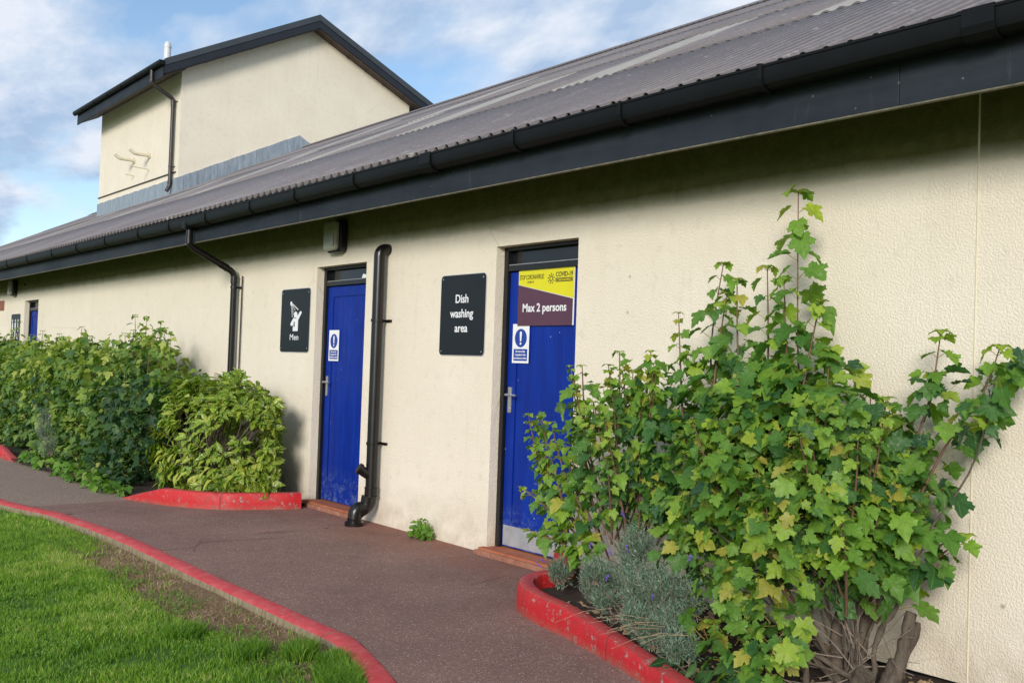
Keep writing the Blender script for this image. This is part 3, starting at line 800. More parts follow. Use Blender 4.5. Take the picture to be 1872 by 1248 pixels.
ud = downpipe([(UPX,3.86,8.80),(UPX,3.86,8.42),(UPX,4.44,8.12),(UPX,4.44,5.85),(UPX-.0,4.36,5.70)], .052, 'upper_downpipe', M['pipe_old'],
         [((UPX,3.86,8.5),(0,0,1)),((UPX,4.44,7.98),(0,0,1)),((UPX,4.44,5.95),(0,0,1))], [(UPX,4.44,8.06),(UPX,4.44,6.35)], B, wall_y=4.53)
# lead flashing round the foot of the upper storey
lf = MB()
def roofz(y): return EZ+TANR*(y-EY)
nseg = 26
for i in range(nseg):
    x0 = TX0-.02+(TX1-TX0+.04)*i/nseg; x1 = TX0-.02+(TX1-TX0+.04)*(i+1)/nseg
    dz = .008*math.sin(i*2.1); lf.box(x0, x1-.004, TY0-.030-.004*(i%2), TY0-.002, roofz(TY0)-.12, roofz(TY0)+.39+dz)
lf.build('front_flashing', M['lead'], B)
lf = MB(); ycur = TY0-.028
steps = list(np.linspace(TY0-.028, 7.92, 20))
for i, (a, b) in enumerate(zip(steps, steps[1:])):
    dz = .006*math.sin(i*1.7)
    lf.add([(TX1+.002,a,roofz(a)-.1),(TX1+.002,b-.006,roofz(b)-.1),(TX1+.002,b-.006,roofz(b)+.40+dz),(TX1+.002,a,roofz(a)+.40+dz),
            (TX1+.03+.004*(i%2),a,roofz(a)-.1),(TX1+.03+.004*(i%2),b-.006,roofz(b)-.1),(TX1+.03+.004*(i%2),b-.006,roofz(b)+.40+dz),(TX1+.03+.004*(i%2),a,roofz(a)+.40+dz)],
           [(0,3,2,1),(4,5,6,7),(0,1,5,4),(1,2,6,5),(2,3,7,6),(3,0,4,7)])
a = 7.92
lf.prism_x([(a, roofz(a)-.1), (8.35, roofz(8.2)-.1), (8.35, roofz(8.2)+.03), (a, roofz(a)+.40)], TX1+.002, TX1+.03)
lf.build('side_flashing', M['lead'], B)
cl = MB(); cl.tube([(TX0+.02, TY0-.02, 6.22), (TX1-.12, TY0-.02, 6.20)], .018, 6); cl.build('cable', M['pipe_old'], B)
for (x, z, l_, r_, up) in ((-27.34,6.91,.42,.045,1),(-28.59,6.95,.42,.045,1),(-27.34,6.53,.48,.016,0),(-28.58,6.51,.25,.014,0)):
    fl = MB()
    if up: fl.tube(elbow([(x,TY0+.02,z),(x,TY0-l_,z),(x-.02,TY0-l_-.13,z+.10)], .05), r_, 10); fl.tube([(x,TY0-.03,z),(x,TY0-.001,z)], r_*1.9, 12)
    else: fl.tube([(x,TY0+.02,z),(x,TY0-l_,z+.02)], r_, 6)
    fl.build('flue' if up else 'overflow_pipe', M['creampipe'], B, smooth=True)
vp = MB(); vp.tube([(-27.75,5.03,9.2),(-27.75,5.03,10.18),(-27.75,5.03,10.24),(-27.75,5.03,10.29),(-27.75,5.03,10.31)], [.095,.095,.085,.055,.01], 16)
vp.tube([(-27.75,5.03,10.12),(-27.75,5.03,10.17)], .105, 16)
vp.build('vent_pipe', M['whitepipe'], B, smooth=True)

# ------------------------------------------------------------------ signs, lamps
def plate(name, x0, x1, z0, z1, y, th, r, mat, label, cat, edge=None, group=None):
    root = empty(name, ((x0+x1)/2, y, z0), label, cat, group)
    m_ = MB(); m_.flat_y(rrect(x0, x1, z0, z1, r), y-th, y-.001); m_.build('panel', mat, root, bevel=.0012)
    if edge:
        m_ = MB(); m_.flat_y(rrect(x0-.006, x1+.006, z0-.006, z1+.006, r+.006), y-th*.55, y-.0006); m_.build('backing', edge, root)
    return root
def screws(root, pts, y):
    for x, z in pts:
        m_ = MB(); m_.flat_y(circ(x, z, .007, 10), y-.0025, y); m_.build('screw', M['metal'], root)
yw = -.001
sg1 = plate('sign', -6.80, -6.19, 1.545, 2.205, yw, .008, .035, M['signblack'], 'black wall sign reading Dish washing area', 'sign', M['signgrey'])
for body, z, wd in (('Dish', 1.975, .175), ('washing', 1.855, .315), ('area', 1.735, .175)):
    text('lettering', body, -6.50, z, yw-.0085, .068 if body != 'area' else .068, M['signwhite'], sg1, width=wd, bold=.018)
screws(sg1, [(-6.77,2.175),(-6.22,2.175),(-6.77,1.575),(-6.22,1.575)], yw-.008)
sg2 = plate('sign', -9.76, -9.12, 1.54, 2.20, yw, .008, .035, M['signblack'], 'black wall sign with a showering figure above the word Men', 'sign', M['signgrey'])
text('lettering', 'Men', -9.44, 1.665, yw-.0085, .062, M['signwhite'], sg2, width=.19, bold=.004)
screws(sg2, [(-9.73,2.16),(-9.15,2.16),(-9.15,1.58),(-9.73,1.58)], yw-.008)
ic = MB(); yi0, yi1 = yw-.0105, yw-.0082
def I(u, v): return (-9.76+.64*u, 1.54+.66*v)      # u,v in the sign's own frame
def rod(p, q_, w_):
    P, Q = I(*p), I(*q_); d = Vector((Q[0]-P[0], Q[1]-P[1])).normalized(); n = Vector((-d.y, d.x))*w_/2
    pts = [(P[0]+n.x, P[1]+n.y), (P[0]-n.x, P[1]-n.y), (Q[0]-n.x, Q[1]-n.y), (Q[0]+n.x, Q[1]+n.y)]
    ic.flat_y(pts, yi0, yi1)
ic.flat_y(circ(*I(.53,.585), .037, 20), yi0, yi1)
ic.flat_y([I(*p) for p in ((.45,.33),(.45,.42),(.37,.415),(.36,.45),(.43,.515),(.47,.545),(.58,.545),(.62,.52),(.62,.33))], yi0, yi1)
ic.flat_y([I(*p) for p in ((.56,.54),(.69,.645),(.725,.64),(.735,.615),(.62,.50))], yi0-.0004, yi1)
ic.flat_y(circ(*I(.36,.775), .02, 14), yi0, yi1)
ic.flat_y([I(*p) for p in ((.335,.76),(.36,.735),(.41,.755),(.385,.79))], yi0-.0004, yi1)
for a_ in (0, 1, 2, 3):
    e0 = [(.37,.74),(.39,.74),(.41,.745),(.42,.76)][a_]; e1 = [(.42,.54),(.455,.59),(.51,.655),(.62,.665)][a_]
    n_ = 6
    for i in range(n_):
        t0 = i/n_; t1 = t0+.55/n_
        if a_ == 3: t1 = t0+.8/n_
        rod((e0[0]+(e1[0]-e0[0])*t0, e0[1]+(e1[1]-e0[1])*t0), (e0[0]+(e1[0]-e0[0])*t1, e0[1]+(e1[1]-e0[1])*t1), .011)
ic.build('pictogram', M['signwhite'], sg2)
hn = MB(); hn.flat_y([I(*p) for p in ((.475,.40),(.475,.47),(.505,.485),(.515,.40))], yi0-.0012, yi0-.0005); hn.build('pictogram_shade', M['signblack'], sg2)
# far sign by the third door
sg3 = plate('sign', -21.72, -21.02, 1.30, 2.16, yw, .008, .03, M['signblack'], 'black facilities sign with three white figures beside the far door', 'sign', M['signgrey'])
ic = MB()
for i, xx in enumerate((-21.60, -21.38)):
    ic.flat_y(circ(xx, 2.03, .028, 14), yi0, yi1)
    ic.flat_y([(xx-.045, 1.84), (xx-.045, 1.99), (xx+.045, 1.99), (xx+.045, 1.84)][::1] if i else [(xx-.065, 1.80), (xx-.03, 1.99), (xx+.03, 1.99), (xx+.065, 1.80)], yi0, yi1)
    ic.box(xx-.032, xx-.006, yi0, yi1, 1.66, 1.85 if i else 1.799); ic.box(xx+.006, xx+.032, yi0, yi1, 1.66, 1.85 if i else 1.799)
ic.flat_y(circ(-21.17, 2.03, .028, 14), yi0, yi1); ic.box(-21.19, -21.155, yi0, yi1, 1.83, 1.99); ic.box(-21.155, -21.09, yi0, yi1, 1.81, 1.84)
for k_ in range(14):
    a0, a1 = R(-200+k_*17), R(-200+k_*17+18)
    ic.flat_y([(-21.17+.085*math.cos(a0), 1.75+.085*math.sin(a0)), (-21.17+.085*math.cos(a1), 1.75+.085*math.sin(a1)), (-21.17+.065*math.cos(a1), 1.75+.065*math.sin(a1)), (-21.17+.065*math.cos(a0), 1.75+.065*math.sin(a0))], yi0, yi1)
ic.build('pictogram', M['signwhite'], sg3)
text('lettering', 'Toilets and', -21.37, 1.54, yw-.0085, .06, M['signwhite'], sg3, width=.50, bold=.016)
text('lettering', 'showers', -21.37, 1.43, yw-.0085, .05, M['signwhite'], sg3, width=.28, bold=.016)

# notices on the doors (door face at y = .112)
yd = .1118
def notice(x0, x1, z0, z1, label):
    n = plate('notice', x0, x1, z0, z1, yd, .0015, .003, M['signwhite'], label, 'notice', group='blue and white door notices')
    wd = x1-x0; cxm = (x0+x1)/2
    y2 = yd-.0016
    m_ = MB(); m_.flat_y(circ(cxm, z1-.11, wd*.36, 32), y2-.0008, y2); m_.box(x0+wd*.09, x1-wd*.09, y2-.0008, y2, z0+.018, z0+.110); m_.build('blue_print', M['signblue'], n)
    y3 = y2-.0010
    m_ = MB(); m_.flat_y([(cxm-.013, z1-.068), (cxm-.006, z1-.058), (cxm+.006, z1-.058), (cxm+.013, z1-.068), (cxm+.008, z1-.135), (cxm-.008, z1-.135)][::1], y3-.0006, y3); m_.flat_y(circ(cxm, z1-.153, .010, 14), y3-.0006, y3)
    m_.build('exclamation_mark', M['signwhite'], n)
    for i, (b_t, w_) in enumerate((('No more than', .115), ('2 people in the', .13), ('premises at a time', .15))):
        text('lettering', b_t, cxm, z0+.084-.026*i, y3, .016, M['signwhite'], n, width=w_, bold=.02)
notice(-5.975, -5.775, 1.495, 1.80, 'blue and white mandatory notice tucked under the plum sign on the right door')
notice(-8.905, -8.705, 1.46, 1.77, 'blue and white mandatory notice on the middle door')
# yellow and plum sign
yc = yd-.004
cv = empty('sign', (-5.6, yc, 1.78), 'yellow and plum sign reading Max 2 persons on the right blue door', 'sign')
X0, X1, Z0, Z1 = -5.915, -5.275, 1.785, 2.215
m_ = MB(); m_.box(X0, X1, yc-.004, yc, Z0, Z1); m_.build('panel', M['signwhite'], cv)
ya, yb = yc-.0050, yc-.0043
m_ = MB(); m_.flat_y([(X0,Z0),(X0,Z1-.112),(X1-.012,Z1-.235),(X1-.012,Z0)], ya, yb); m_.build('plum_print', M['signpurple'], cv)
m_ = MB(); m_.flat_y([(X0+.003,Z1-.110),(X0+.003,Z1-.003),(X1-.003,Z1-.003),(X1-.003,Z1-.232)], ya, yb); m_.build('yellow_print', M['signyellow'], cv)
yl_ = ya-.0004
text('lettering', 'Max 2 persons', (X0+X1)/2-.01, 1.893, yl_, .062, M['signwhite'], cv, width=.50, bold=.022)
text('lettering', 'STOP CORONAVIRUS!', X0+.155, 2.142, yl_, .036, M['signdark'], cv, width=.285, bold=.004)
text('lettering', 'COVID-19', X0+.145, 2.112, yl_, .017, M['signdark'], cv, width=.075, bold=.004)
text('lettering', 'COVID-19', X1-.113, 2.150, yl_, .034, M['signdark'], cv, width=.185, bold=.022)
m_ = MB(); m_.box(X1-.208, X1-.022, yl_-.0005, yl_+.0002, 2.110, 2.139); m_.build('name_bar', M['signdark'], cv)
text('lettering', 'CORONAVIRUS', X1-.115, 2.116, yl_-.0008, .017, M['signyellow'], cv, width=.165, bold=.012)
m_ = MB(); vx, vz = X1-.258, 2.138
for k_ in range(9):
    a = 2*math.pi*k_/9+.2
    ca, sa = math.cos(a), math.sin(a)
    pts = [(vx+.014*ca-.0022*sa, vz+.014*sa+.0022*ca), (vx+.014*ca+.0022*sa, vz+.014*sa-.0022*ca), (vx+.034*ca+.0022*sa, vz+.034*sa-.0022*ca), (vx+.034*ca-.0022*sa, vz+.034*sa+.0022*ca)]
    m_.flat_y(pts, yl_-.0005, yl_+.0002); m_.flat_y(circ(vx+.036*ca, vz+.036*sa, .0055, 8), yl_-.0006, yl_+.0002)
    m_.flat_y(circ(vx+.016*math.cos(a+.3), vz+.016*math.sin(a+.3), .004, 6), yl_-.0007, yl_+.0002)
m_.build('virus_symbol', M['signdark'], cv)

def lamp(x0, x1, z0, z1, label):
    o = empty('wall_lamp', ((x0+x1)/2, 0, z0), label, 'wall lamp', 'bulkhead lamps under the eaves')
    m_ = MB(); m_.flat_y(rrect(x0, x1, z0, z1, .05), -.085, -.001); m_.build('lamp_base', M['frame'], o, bevel=.012)
    m_ = MB(); m_.flat_y(rrect(x0+.012, x1-.012, z0+.018, z1-.012, .04), -.135, -.086); m_.build('diffuser', M['diffuser'], o, bevel=.018, smooth=False)
    m_ = MB(); m_.box(x1-.075, x1-.03, -.150, -.136, z0+.06, z0+.17); m_.build('catch', M['diffuser'], o, bevel=.005)
    return o
lamp(-8.68, -8.41, 2.515, 2.83, 'rectangular bulkhead lamp above the middle blue door')
lamp(-21.62, -21.35, 2.52, 2.83, 'bulkhead lamp above the far sign near the left edge')
jb = MB(); jb.flat_y(circ(-20.75, 2.72, .022, 12), -.03, -.001); jb.build('fixing', M['frame'], B)

# ------------------------------------------------------------------ foliage generators (numpy)
def leaf_template(kind):
    """returns verts (x along midrib 0..1, y across), tris"""
    if kind == 'maple':
        half = [(-.05,.07),(-.15,.15),(-.13,.24),(-.15,.36),(-.04,.36),(.04,.44),(.14,.36),(.20,.37),(.30,.47),(.38,.50),(.45,.61),(.53,.53),(.62,.52),(.61,.42),(.56,.30),(.66,.30),(.73,.33),(.79,.22),(.89,.13)]
    elif kind == 'maple_lo':
        half = [(-.13,.18),(-.10,.38),(.12,.36),(.30,.46),(.47,.58),(.60,.46),(.55,.28),(.76,.27)]
    elif kind == 'oval':
        half = [(.08,.07),(.25,.155),(.45,.19),(.65,.155),(.85,.06)]
    elif kind == 'needle':
        half = [(.5,.06)]
    c = [(0,0)]; 
    v = [(0.0,0.0),(.30,0.0),(1.0,0.0)] if kind.startswith('maple') else [(0.0,0.0),(.45,0.0),(1.0,0.0)]
    tr = []
    for sgn in (1, -1):
        idx = [0]
        for x, y in half:
            v.append((x, sgn*y)); idx.append(len(v)-1)
        idx.append(2)
        for a, b in zip(idx, idx[1:]):
            tr.append((1, a, b) if sgn < 0 else (1, b, a))
    return np.array(v, 'f'), np.array(tr, 'i')
TPL = {k: leaf_template(k) for k in ('maple', 'maple_lo', 'oval', 'needle')}
def norm(a): return a/np.maximum(np.linalg.norm(a, axis=-1, keepdims=True), 1e-9)
def build_leaves(name, P, T, Nn, size, tint, kind, mat, parent, fold=.28, droop=.5, wscale=1.0, stalk=None):
    """P base, T tip direction, Nn face normal, all (n,3)"""
    v, tr = TPL[kind]; n = len(P); k = len(v)
    T = norm(T); Nn = norm(Nn-T*(Nn*T).sum(1, keepdims=True)); Sd = np.cross(Nn, T)
    x = v[:,0][None,:]*size[:,None]; y = v[:,1][None,:]*size[:,None]*wscale
    fo = fold*(.5+rng.random(n))[:,None]; dr = droop*(.3+1.2*rng.random(n))[:,None]
    z = np.abs(y)*fo - dr*(v[:,0][None,:]**2)*size[:,None] - .3*dr*(y**2)/np.maximum(size[:,None],1e-6)
    wob = rng.normal(0, .032, (n,k))*size[:,None]
    z = z+wob
    co = P[:,None,:]+T[:,None,:]*x[...,None]+Sd[:,None,:]*y[...,None]+Nn[:,None,:]*z[...,None]
    faces = (tr[None,:,:]+(np.arange(n)*k)[:,None,None]).reshape(-1,3)
    at = np.empty((n,k,3), 'f'); at[...,0] = v[:,0]; at[...,1] = v[:,1]; at[...,2] = tint[:,None]
    co = co.reshape(-1,3); at = at.reshape(-1,3)
    if stalk is not None:      # thin stalks from stalk (n,3) to the leaf base
        d = norm(P-stalk); s2 = norm(np.cross(d, rng.normal(0,1,(n,3))))*.0016
        sv = np.stack([stalk-s2, stalk+s2, P+s2, P-s2], 1).reshape(-1,3)
        off = len(co); q0 = off+np.arange(n)*4
        sf_ = np.concatenate([np.stack([q0,q0+1,q0+2],1), np.stack([q0,q0+2,q0+3],1)])
        co = np.concatenate([co, sv]); faces = np.concatenate([faces, sf_])
        sa = np.zeros((n*4,3),'f'); sa[:,1] = .5; sa[:,2] = .985
        at = np.concatenate([at, sa])
    me = mesh_np(name, co, faces)
    me.attributes.new('leafco', 'FLOAT_VECTOR', 'POINT').data.foreach_set('vector', at.astype('f').ravel())
    return link(name, me, mat, parent)
def mesh_np(name, co, tris):
    me = bpy.data.meshes.new(name); nv, nf = len(co), len(tris)
    me.vertices.add(nv); me.vertices.foreach_set('co', np.asarray(co, 'f').ravel())
    me.loops.add(nf*3); me.loops.foreach_set('vertex_index', np.asarray(tris, 'i').ravel())
    me.polygons.add(nf); me.polygons.foreach_set('loop_start', np.arange(0, nf*3, 3, dtype='i')); me.polygons.foreach_set('loop_total', np.full(nf, 3, 'i'))
    me.update(calc_edges=True); me.validate()
    return me
def clump_leaves(clumps, dens_, size, tbias=.5, outward=1.0):
    """leaves in ellipsoidal clumps: clump = (x,y,z,r[,tint shift])"""
    Ps, Ts, Ns, Ss, Tt, St = [], [], [], [], [], []
    for c in clumps:
        cc = np.array(c[:3]); r = c[3]; sh = c[4] if len(c) > 4 else 0
        sm_ = c[5] if len(c) > 5 else 1.0
        n = max(6, int(dens_*r*r/sm_**2))
        d = norm(rng.normal(0,1,(n,3))); rad = r*(.50+.62*rng.random(n))[:,None]*np.array([1.0,.75,.95])
        p = cc+d*rad
        t = norm(d*np.array([1,1,.4])*.8+np.array([0,-.25,-.35])+rng.normal(0,.4,(n,3)))
        nn = norm(d*.40*outward+np.array([.05,-.38,.62])+rng.normal(0,.42,(n,3)))
        s = size*sm_*(.45+.85*rng.random(n)**1.2)
        hgt = np.clip((p[:,2]-cc[2])/r, -1, 1)
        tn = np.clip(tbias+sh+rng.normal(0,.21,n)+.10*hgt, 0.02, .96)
        st = p-t*s[:,None]*.6+norm(rng.normal(0,1,(n,3)))*.01-np.array([0,0,1])*s[:,None]*.25
        Ps.append(p); Ts.append(t); Ns.append(nn); Ss.append(s); Tt.append(tn); St.append(st)
    return [np.concatenate(a) for a in (Ps, Ts, Ns, Ss, Tt, St)]
def shoot_leaves(paths, size, top_small=.45, step=.075, tbias=.55, lenpet=.6):
    """opposite leaf pairs up a shoot, each on its own stalk, biggest lower down"""
    Ps, Ts, Ns, Ss, Tt, St = [], [], [], [], [], []
    for path in paths:
        sz = size*(path[0] if isinstance(path[0], float) else 1); pts = path[1:] if isinstance(path[0], float) else path
        P = smooth_path(pts, 8); Lc = [0]
        for a, b in zip(P, P[1:]): Lc.append(Lc[-1]+(b-a).length)
        tot = Lc[-1]; s = tot*.12 if not isinstance(path[0], float) or len(pts) != 3 else tot-min(tot*.6, .36); k = 0
        while s < tot:
            i = max(j for j in range(len(Lc)) if Lc[j] <= s); i = min(i, len(P)-2)
            p = P[i].lerp(P[i+1], (s-Lc[i])/max(1e-6, Lc[i+1]-Lc[i])); tg = (P[i+1]-P[i]).normalized()
            f = s/tot; sc = sz*(1.0-(1-top_small)*f**2)
            ang = (k % 2)*math.pi/2+rng.normal(0,.25)
            for sd in (0, math.pi):
                a = ang+sd; h = Vector((math.cos(a), math.sin(a)*.8-.1, 0)).normalized()
                pet = sc*(1.0 if isinstance(path[0], float) is False or len(pts) > 3 else lenpet)*(.7+.6*rng.random())*(1-.4*f)
                base = p+h*pet*.85+tg*pet*.55
                t = h*.9+Vector((0,0,-.25-.3*rng.random()))+Vector(rng.normal(0,.15,3))
                nn = Vector((0,-.38,1))*.9+h*.30+Vector(rng.normal(0,.2,3))
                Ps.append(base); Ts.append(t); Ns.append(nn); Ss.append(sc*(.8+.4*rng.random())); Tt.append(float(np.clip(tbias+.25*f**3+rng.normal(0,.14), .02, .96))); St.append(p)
            s += step*(1.0 if isinstance(path[0], float) and len(pts) == 3 else 1.45)*(1.15-.5*f)*(.85+.3*rng.random()); k += 1
        for q_ in range(4):
            a = q_*1.57+.5; h = Vector((math.cos(a), math.sin(a), 0)); Ps.append(P[-1]+h*.008); Ts.append(h+Vector((0,0,.1))); Ns.append(Vector((0,0,1))+h*-.2); Ss.append(sz*top_small*.8); Tt.append(.85); St.append(P[-1])
    f_ = lambda L_: np.array([tuple(v) for v in L_], 'f')
    return [f_(Ps), f_(Ts), f_(Ns), np.array(Ss, 'f'), np.array(Tt, 'f'), f_(St)]
def cat_(a, b): return [np.concatenate([x, y]) for x, y in zip(a, b)]
def stems(name, base, targets, r0, r1, mat, parent, k=5, jit=.05, n=7):
    m_ = MB()
    for tgt in targets:
        b = Vector(base) if not isinstance(base, list) else Vector(random.choice(base)); t = Vector(tgt)
        mid1 = b.lerp(t, .35)+Vector((random.gauss(0,jit), random.gauss(0,jit), abs(random.gauss(.04,jit))))
        mid2 = b.lerp(t, .7)+Vector((random.gauss(0,jit), random.gauss(0,jit), random.gauss(.03,jit)))
        P = smooth_path([b, mid1, mid2, t], k); m = len(P)
        m_.tube(P, [r0+(r1-r0)*i/(m-1) for i in range(m)], n)
    return m_.build(name, mat, parent, smooth=True)

# ------------------------------------------------------------------ right bed shrubs
A = [(-3.02,-1.0,.42,.16,.1),(-3.0,-1.10,.24,.11,.15),(-3.28,-.98,.60,.12,.1),(-2.85,-1.08,.2,.12,.2),(-3.25,-.9,.75,.18,.15),(-3.43,-.4,1.52,.15),(-3.12,-.4,1.52,.12,.05),(-3.13,-.6,1.26,.29),(-2.87,-.4,1.38,.2,.05),(-2.7,-.7,1.1,.26,.0),(-3.09,-.85,.91,.23,.05),(-2.73,-.9,.8,.25,.15),(-2.62,-.5,1.02,.24,-.05),(-2.52,-.35,1.21,.17,-.12,1.3),(-2.44,-.6,.79,.21,.05),(-2.36,-.35,.94,.15,-.15,1.3),(-2.33,-.35,.69,.14,-.1,1.3),(-3.22,-.85,.56,.17,.0),(-2.81,-.95,.51,.2,.15),(-2.65,-.7,.54,.17,.05),(-2.68,-1.0,.3,.15,.2),(-2.73,-1.0,.14,.12,.25),(-2.46,-.6,.54,.13,.05),(-2.16,-.3,1.29,.13,-.2,1.3),(-2.04,-.3,1.50,.12,-.2,1.3),(-2.3,-.3,1.44,.12,-.18,1.3),(-3.46,-.6,.94,.24,-.05),(-2.6,-.8,.81,.2,.22),(-2.47,-.45,.98,.18,-.05),(-2.95,-.8,.72,.2,.1),(-3.0,-.5,1.05,.25,-.1),(-3.3,-.55,.75,.25,-.15),(-2.9,-.5,.7,.28,-.25),(-3.35,-.5,1.15,.25,-.1)]
Bc = [(-4.32,-.6,1.27,.19,.05),(-4.03,-.5,1.35,.23,.05),(-4.09,-.65,1.01,.26,-.1),(-3.76,-.5,1.12,.27,-.15),(-4.22,-.65,.73,.2,-.05),(-4.34,-.7,.49,.14,.15),(-3.96,-.6,.79,.22,-.28),(-4.87,-.55,1.1,.07),(-4.78,-.55,.91,.07,-.05),(-4.79,-.6,.64,.10,-.02),(-4.6,-.65,.48,.09,.05),(-3.73,-.55,.79,.22,-.3),(-4.17,-.75,.39,.10,.05),(-3.7,-.4,1.45,.15,.1),(-4.43,-.6,1.04,.14,.12),(-4.45,-.65,.62,.12,.2),(-4.0,-.45,1.05,.28,-.3)]
SH = [[1.45,(-2.91,-.45,.9),(-2.98,-.40,1.3),(-3.03,-.38,1.63),(-3.08,-.34,2.45)],[(-3.53,-.4,1.11),(-3.62,-.36,1.6),(-3.58,-.32,2.1)],[(-3.12,-.5,1.0),(-3.2,-.4,1.6),(-3.25,-.36,2.06)],[(-3.5,-.5,1.2),(-3.52,-.42,1.6),(-3.50,-.38,1.92)],[(-2.95,-.5,1.2),(-2.93,-.42,1.6),(-2.90,-.38,1.86)],[(-3.0,-.5,1.2),(-3.05,-.45,1.6),(-3.10,-.42,1.98)],[(-3.3,-.45,1.13),(-3.4,-.4,1.6),(-3.45,-.36,2.0)],[1.2,(-2.63,-.45,.39),(-2.45,-.35,1.01),(-2.35,-.3,1.38),(-2.31,-.28,1.71)],[1.2,(-2.57,-.45,.35),(-2.27,-.33,1.13),(-2.12,-.28,1.39),(-2.05,-.24,1.64)],[(-2.51,-.45,.31),(-2.35,-.35,.56),(-2.17,-.28,.77)],[(-2.79,-.5,.9),(-2.81,-.45,1.22),(-2.83,-.4,1.61)],[(-2.47,-.35,.67),(-2.59,-.35,1.05),(-2.64,-.33,1.39)]]
SHB = [[(-3.72,-.45,1.03),(-3.8,-.4,1.41),(-3.87,-.36,1.82)],[(-4.1,-.6,1.07),(-4.12,-.58,1.39),(-4.15,-.56,1.58)],[(-4.38,-.6,1.05),(-4.43,-.58,1.31),(-4.47,-.56,1.49)],[(-4.5,-.6,.49),(-4.69,-.58,.85),(-4.86,-.56,1.15)],[(-4.36,-.68,.39),(-4.65,-.65,.58),(-4.94,-.62,.68)],[(-4.29,-.7,.37),(-4.54,-.7,.41),(-4.82,-.68,.43)],[(-3.98,-.5,1.2),(-3.97,-.5,1.4),(-3.95,-.5,1.59)]]
def wild(base, clumps, n, xmax=9):
    out = []; clumps = [c for c in clumps if 1.42 > c[2] > .78 and c[0] < xmax]
    for i in range(n):
        c = random.choice(clumps); r = c[3]*1.05; big = c[5] if len(c) > 5 else 1.0
        t = Vector((c[0]+random.uniform(-r,r), c[1]+random.uniform(-r,r)*.8-.04, c[2]+random.uniform(-.3,1.15)*r))
        if t.y > -.12: t.y = -.12
        b = Vector(base)+Vector((random.gauss(0,.10), random.gauss(0,.05), .15))
        ln = .22+.2*random.random()
        k_ = Vector((t.x+(b.x-t.x)*.18, t.y+(b.y-t.y)*.22, max(.08, t.z-ln)))
        out.append([big*random.uniform(.75,1.1), tuple(b.lerp(k_, .5)+Vector((0,-.03,.0))), tuple(k_), tuple(t)])
    return out
def shrub(name, base, clumps, shoots, dens_, size, kind, mat, label, cat, group=None, trunk_r=.02, tb=.45, shoot_size=1.0, sstep=.075, stemmat=None):
    root = empty(name, base, label, cat, group)
    a = clump_leaves(clumps, dens_, size, tb)
    if shoots: a = cat_(a, shoot_leaves(shoots, size*shoot_size, step=sstep, tbias=tb+.04))
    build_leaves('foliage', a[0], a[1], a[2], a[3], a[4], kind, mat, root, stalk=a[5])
    stems('stem', base, [c[:3] for c in clumps][::2], trunk_r, .003, stemmat or M['twig'], root)
    if shoots:
        m_ = MB()
        for s in shoots:
            P = smooth_path([p for p in s if not isinstance(p, float)], 8); m_.tube(P, [.008-.0055*i/(len(P)-1) for i in range(len(P))], 6)
        m_.build('shoot', M['twig'], root, smooth=True)
    return root
ra = shrub('sycamore_shrub', (-2.62,-.5,-.05), A, SH+wild((-2.62,-.5,.0), A, 46, -2.45), 1400, .085, 'maple', M['syc'], 'tall young sycamore with a pointed leading shoot against the wall right of the doors', 'shrub', 'sycamores in the right bed', .008, .48, 1.4, .08, stemmat=M['bark'])
# pruned stool: thick cut stubs and dead twigs at the foot
TR = [([(-2.47,-.5,-.10),(-2.37,-.45,.21),(-2.35,-.42,.39)],.035,.028),([(-2.45,-.45,-.12),(-2.40,-.40,.1),(-2.34,-.36,.34)],.020,.015),([(-2.59,-.5,-.14),(-2.71,-.5,.06),(-2.82,-.5,.19)],.026,.018),([(-2.5,-.5,-.10),(-2.48,-.5,.22),(-2.42,-.42,.42),(-2.26,-.33,.62)],.018,.008),([(-2.67,-.5,-.12),(-2.68,-.5,.25),(-2.64,-.5,.44)],.030,.020),([(-2.62,-.45,-.11),(-2.57,-.45,.27),(-2.52,-.40,.45)],.032,.022),([(-2.53,-.55,.03),(-2.71,-.6,.13),(-2.81,-.65,.16)],.016,.010),([(-2.7,-.7,-.05),(-2.71,-.7,.19),(-2.72,-.6,.6)],.014,.010),([(-2.60,-.52,-.2),(-2.58,-.50,.0),(-2.56,-.48,.12)],.045,.036),([(-2.48,-.50,-.2),(-2.44,-.47,.05),(-2.40,-.45,.16)],.045,.035),([(-2.66,-.53,-.2),(-2.66,-.52,.0),(-2.69,-.52,.14)],.045,.034),([(-2.54,-.56,-.2),(-2.53,-.56,.02),(-2.50,-.56,.10)],.05,.04)]
st_ = MB()
for P, a, b in TR:
    Q = smooth_path(P, 6); st_.tube([q_+Vector((MN.noise(q_*9),MN.noise(q_*9+Vector((5,0,0))),0))*.022 for q_ in Q], [a+(b-a)*i/(len(Q)-1)+.010*MN.noise(Q[i]*35) for i in range(len(Q))], 11)
st_.build('trunk', M['bark'], ra, smooth=True)
tw_ = MB()
for i in range(38):
    b = Vector((-2.56+random.gauss(0,.06), -.52+random.gauss(0,.05), .02+random.random()*.2))
    d = Vector((random.gauss(0,1), random.gauss(-.25,.5), abs(random.gauss(.5,.5)))).normalized()*(.15+.3*random.random())
    m1 = b+d*.5+Vector((random.gauss(0,.02),random.gauss(0,.02),random.gauss(0,.02)))
    e_ = b+d
    if e_.y > -.05: e_.y = -.06
    if m1.y > -.05: m1.y = -.06
    tw_.tube(smooth_path([b, m1, e_], 3), [.0035,.0032,.003,.0028,.0024,.002,.0015], 5)
tw_.build('dead_twig', M['deadtwig'], ra, smooth=True)
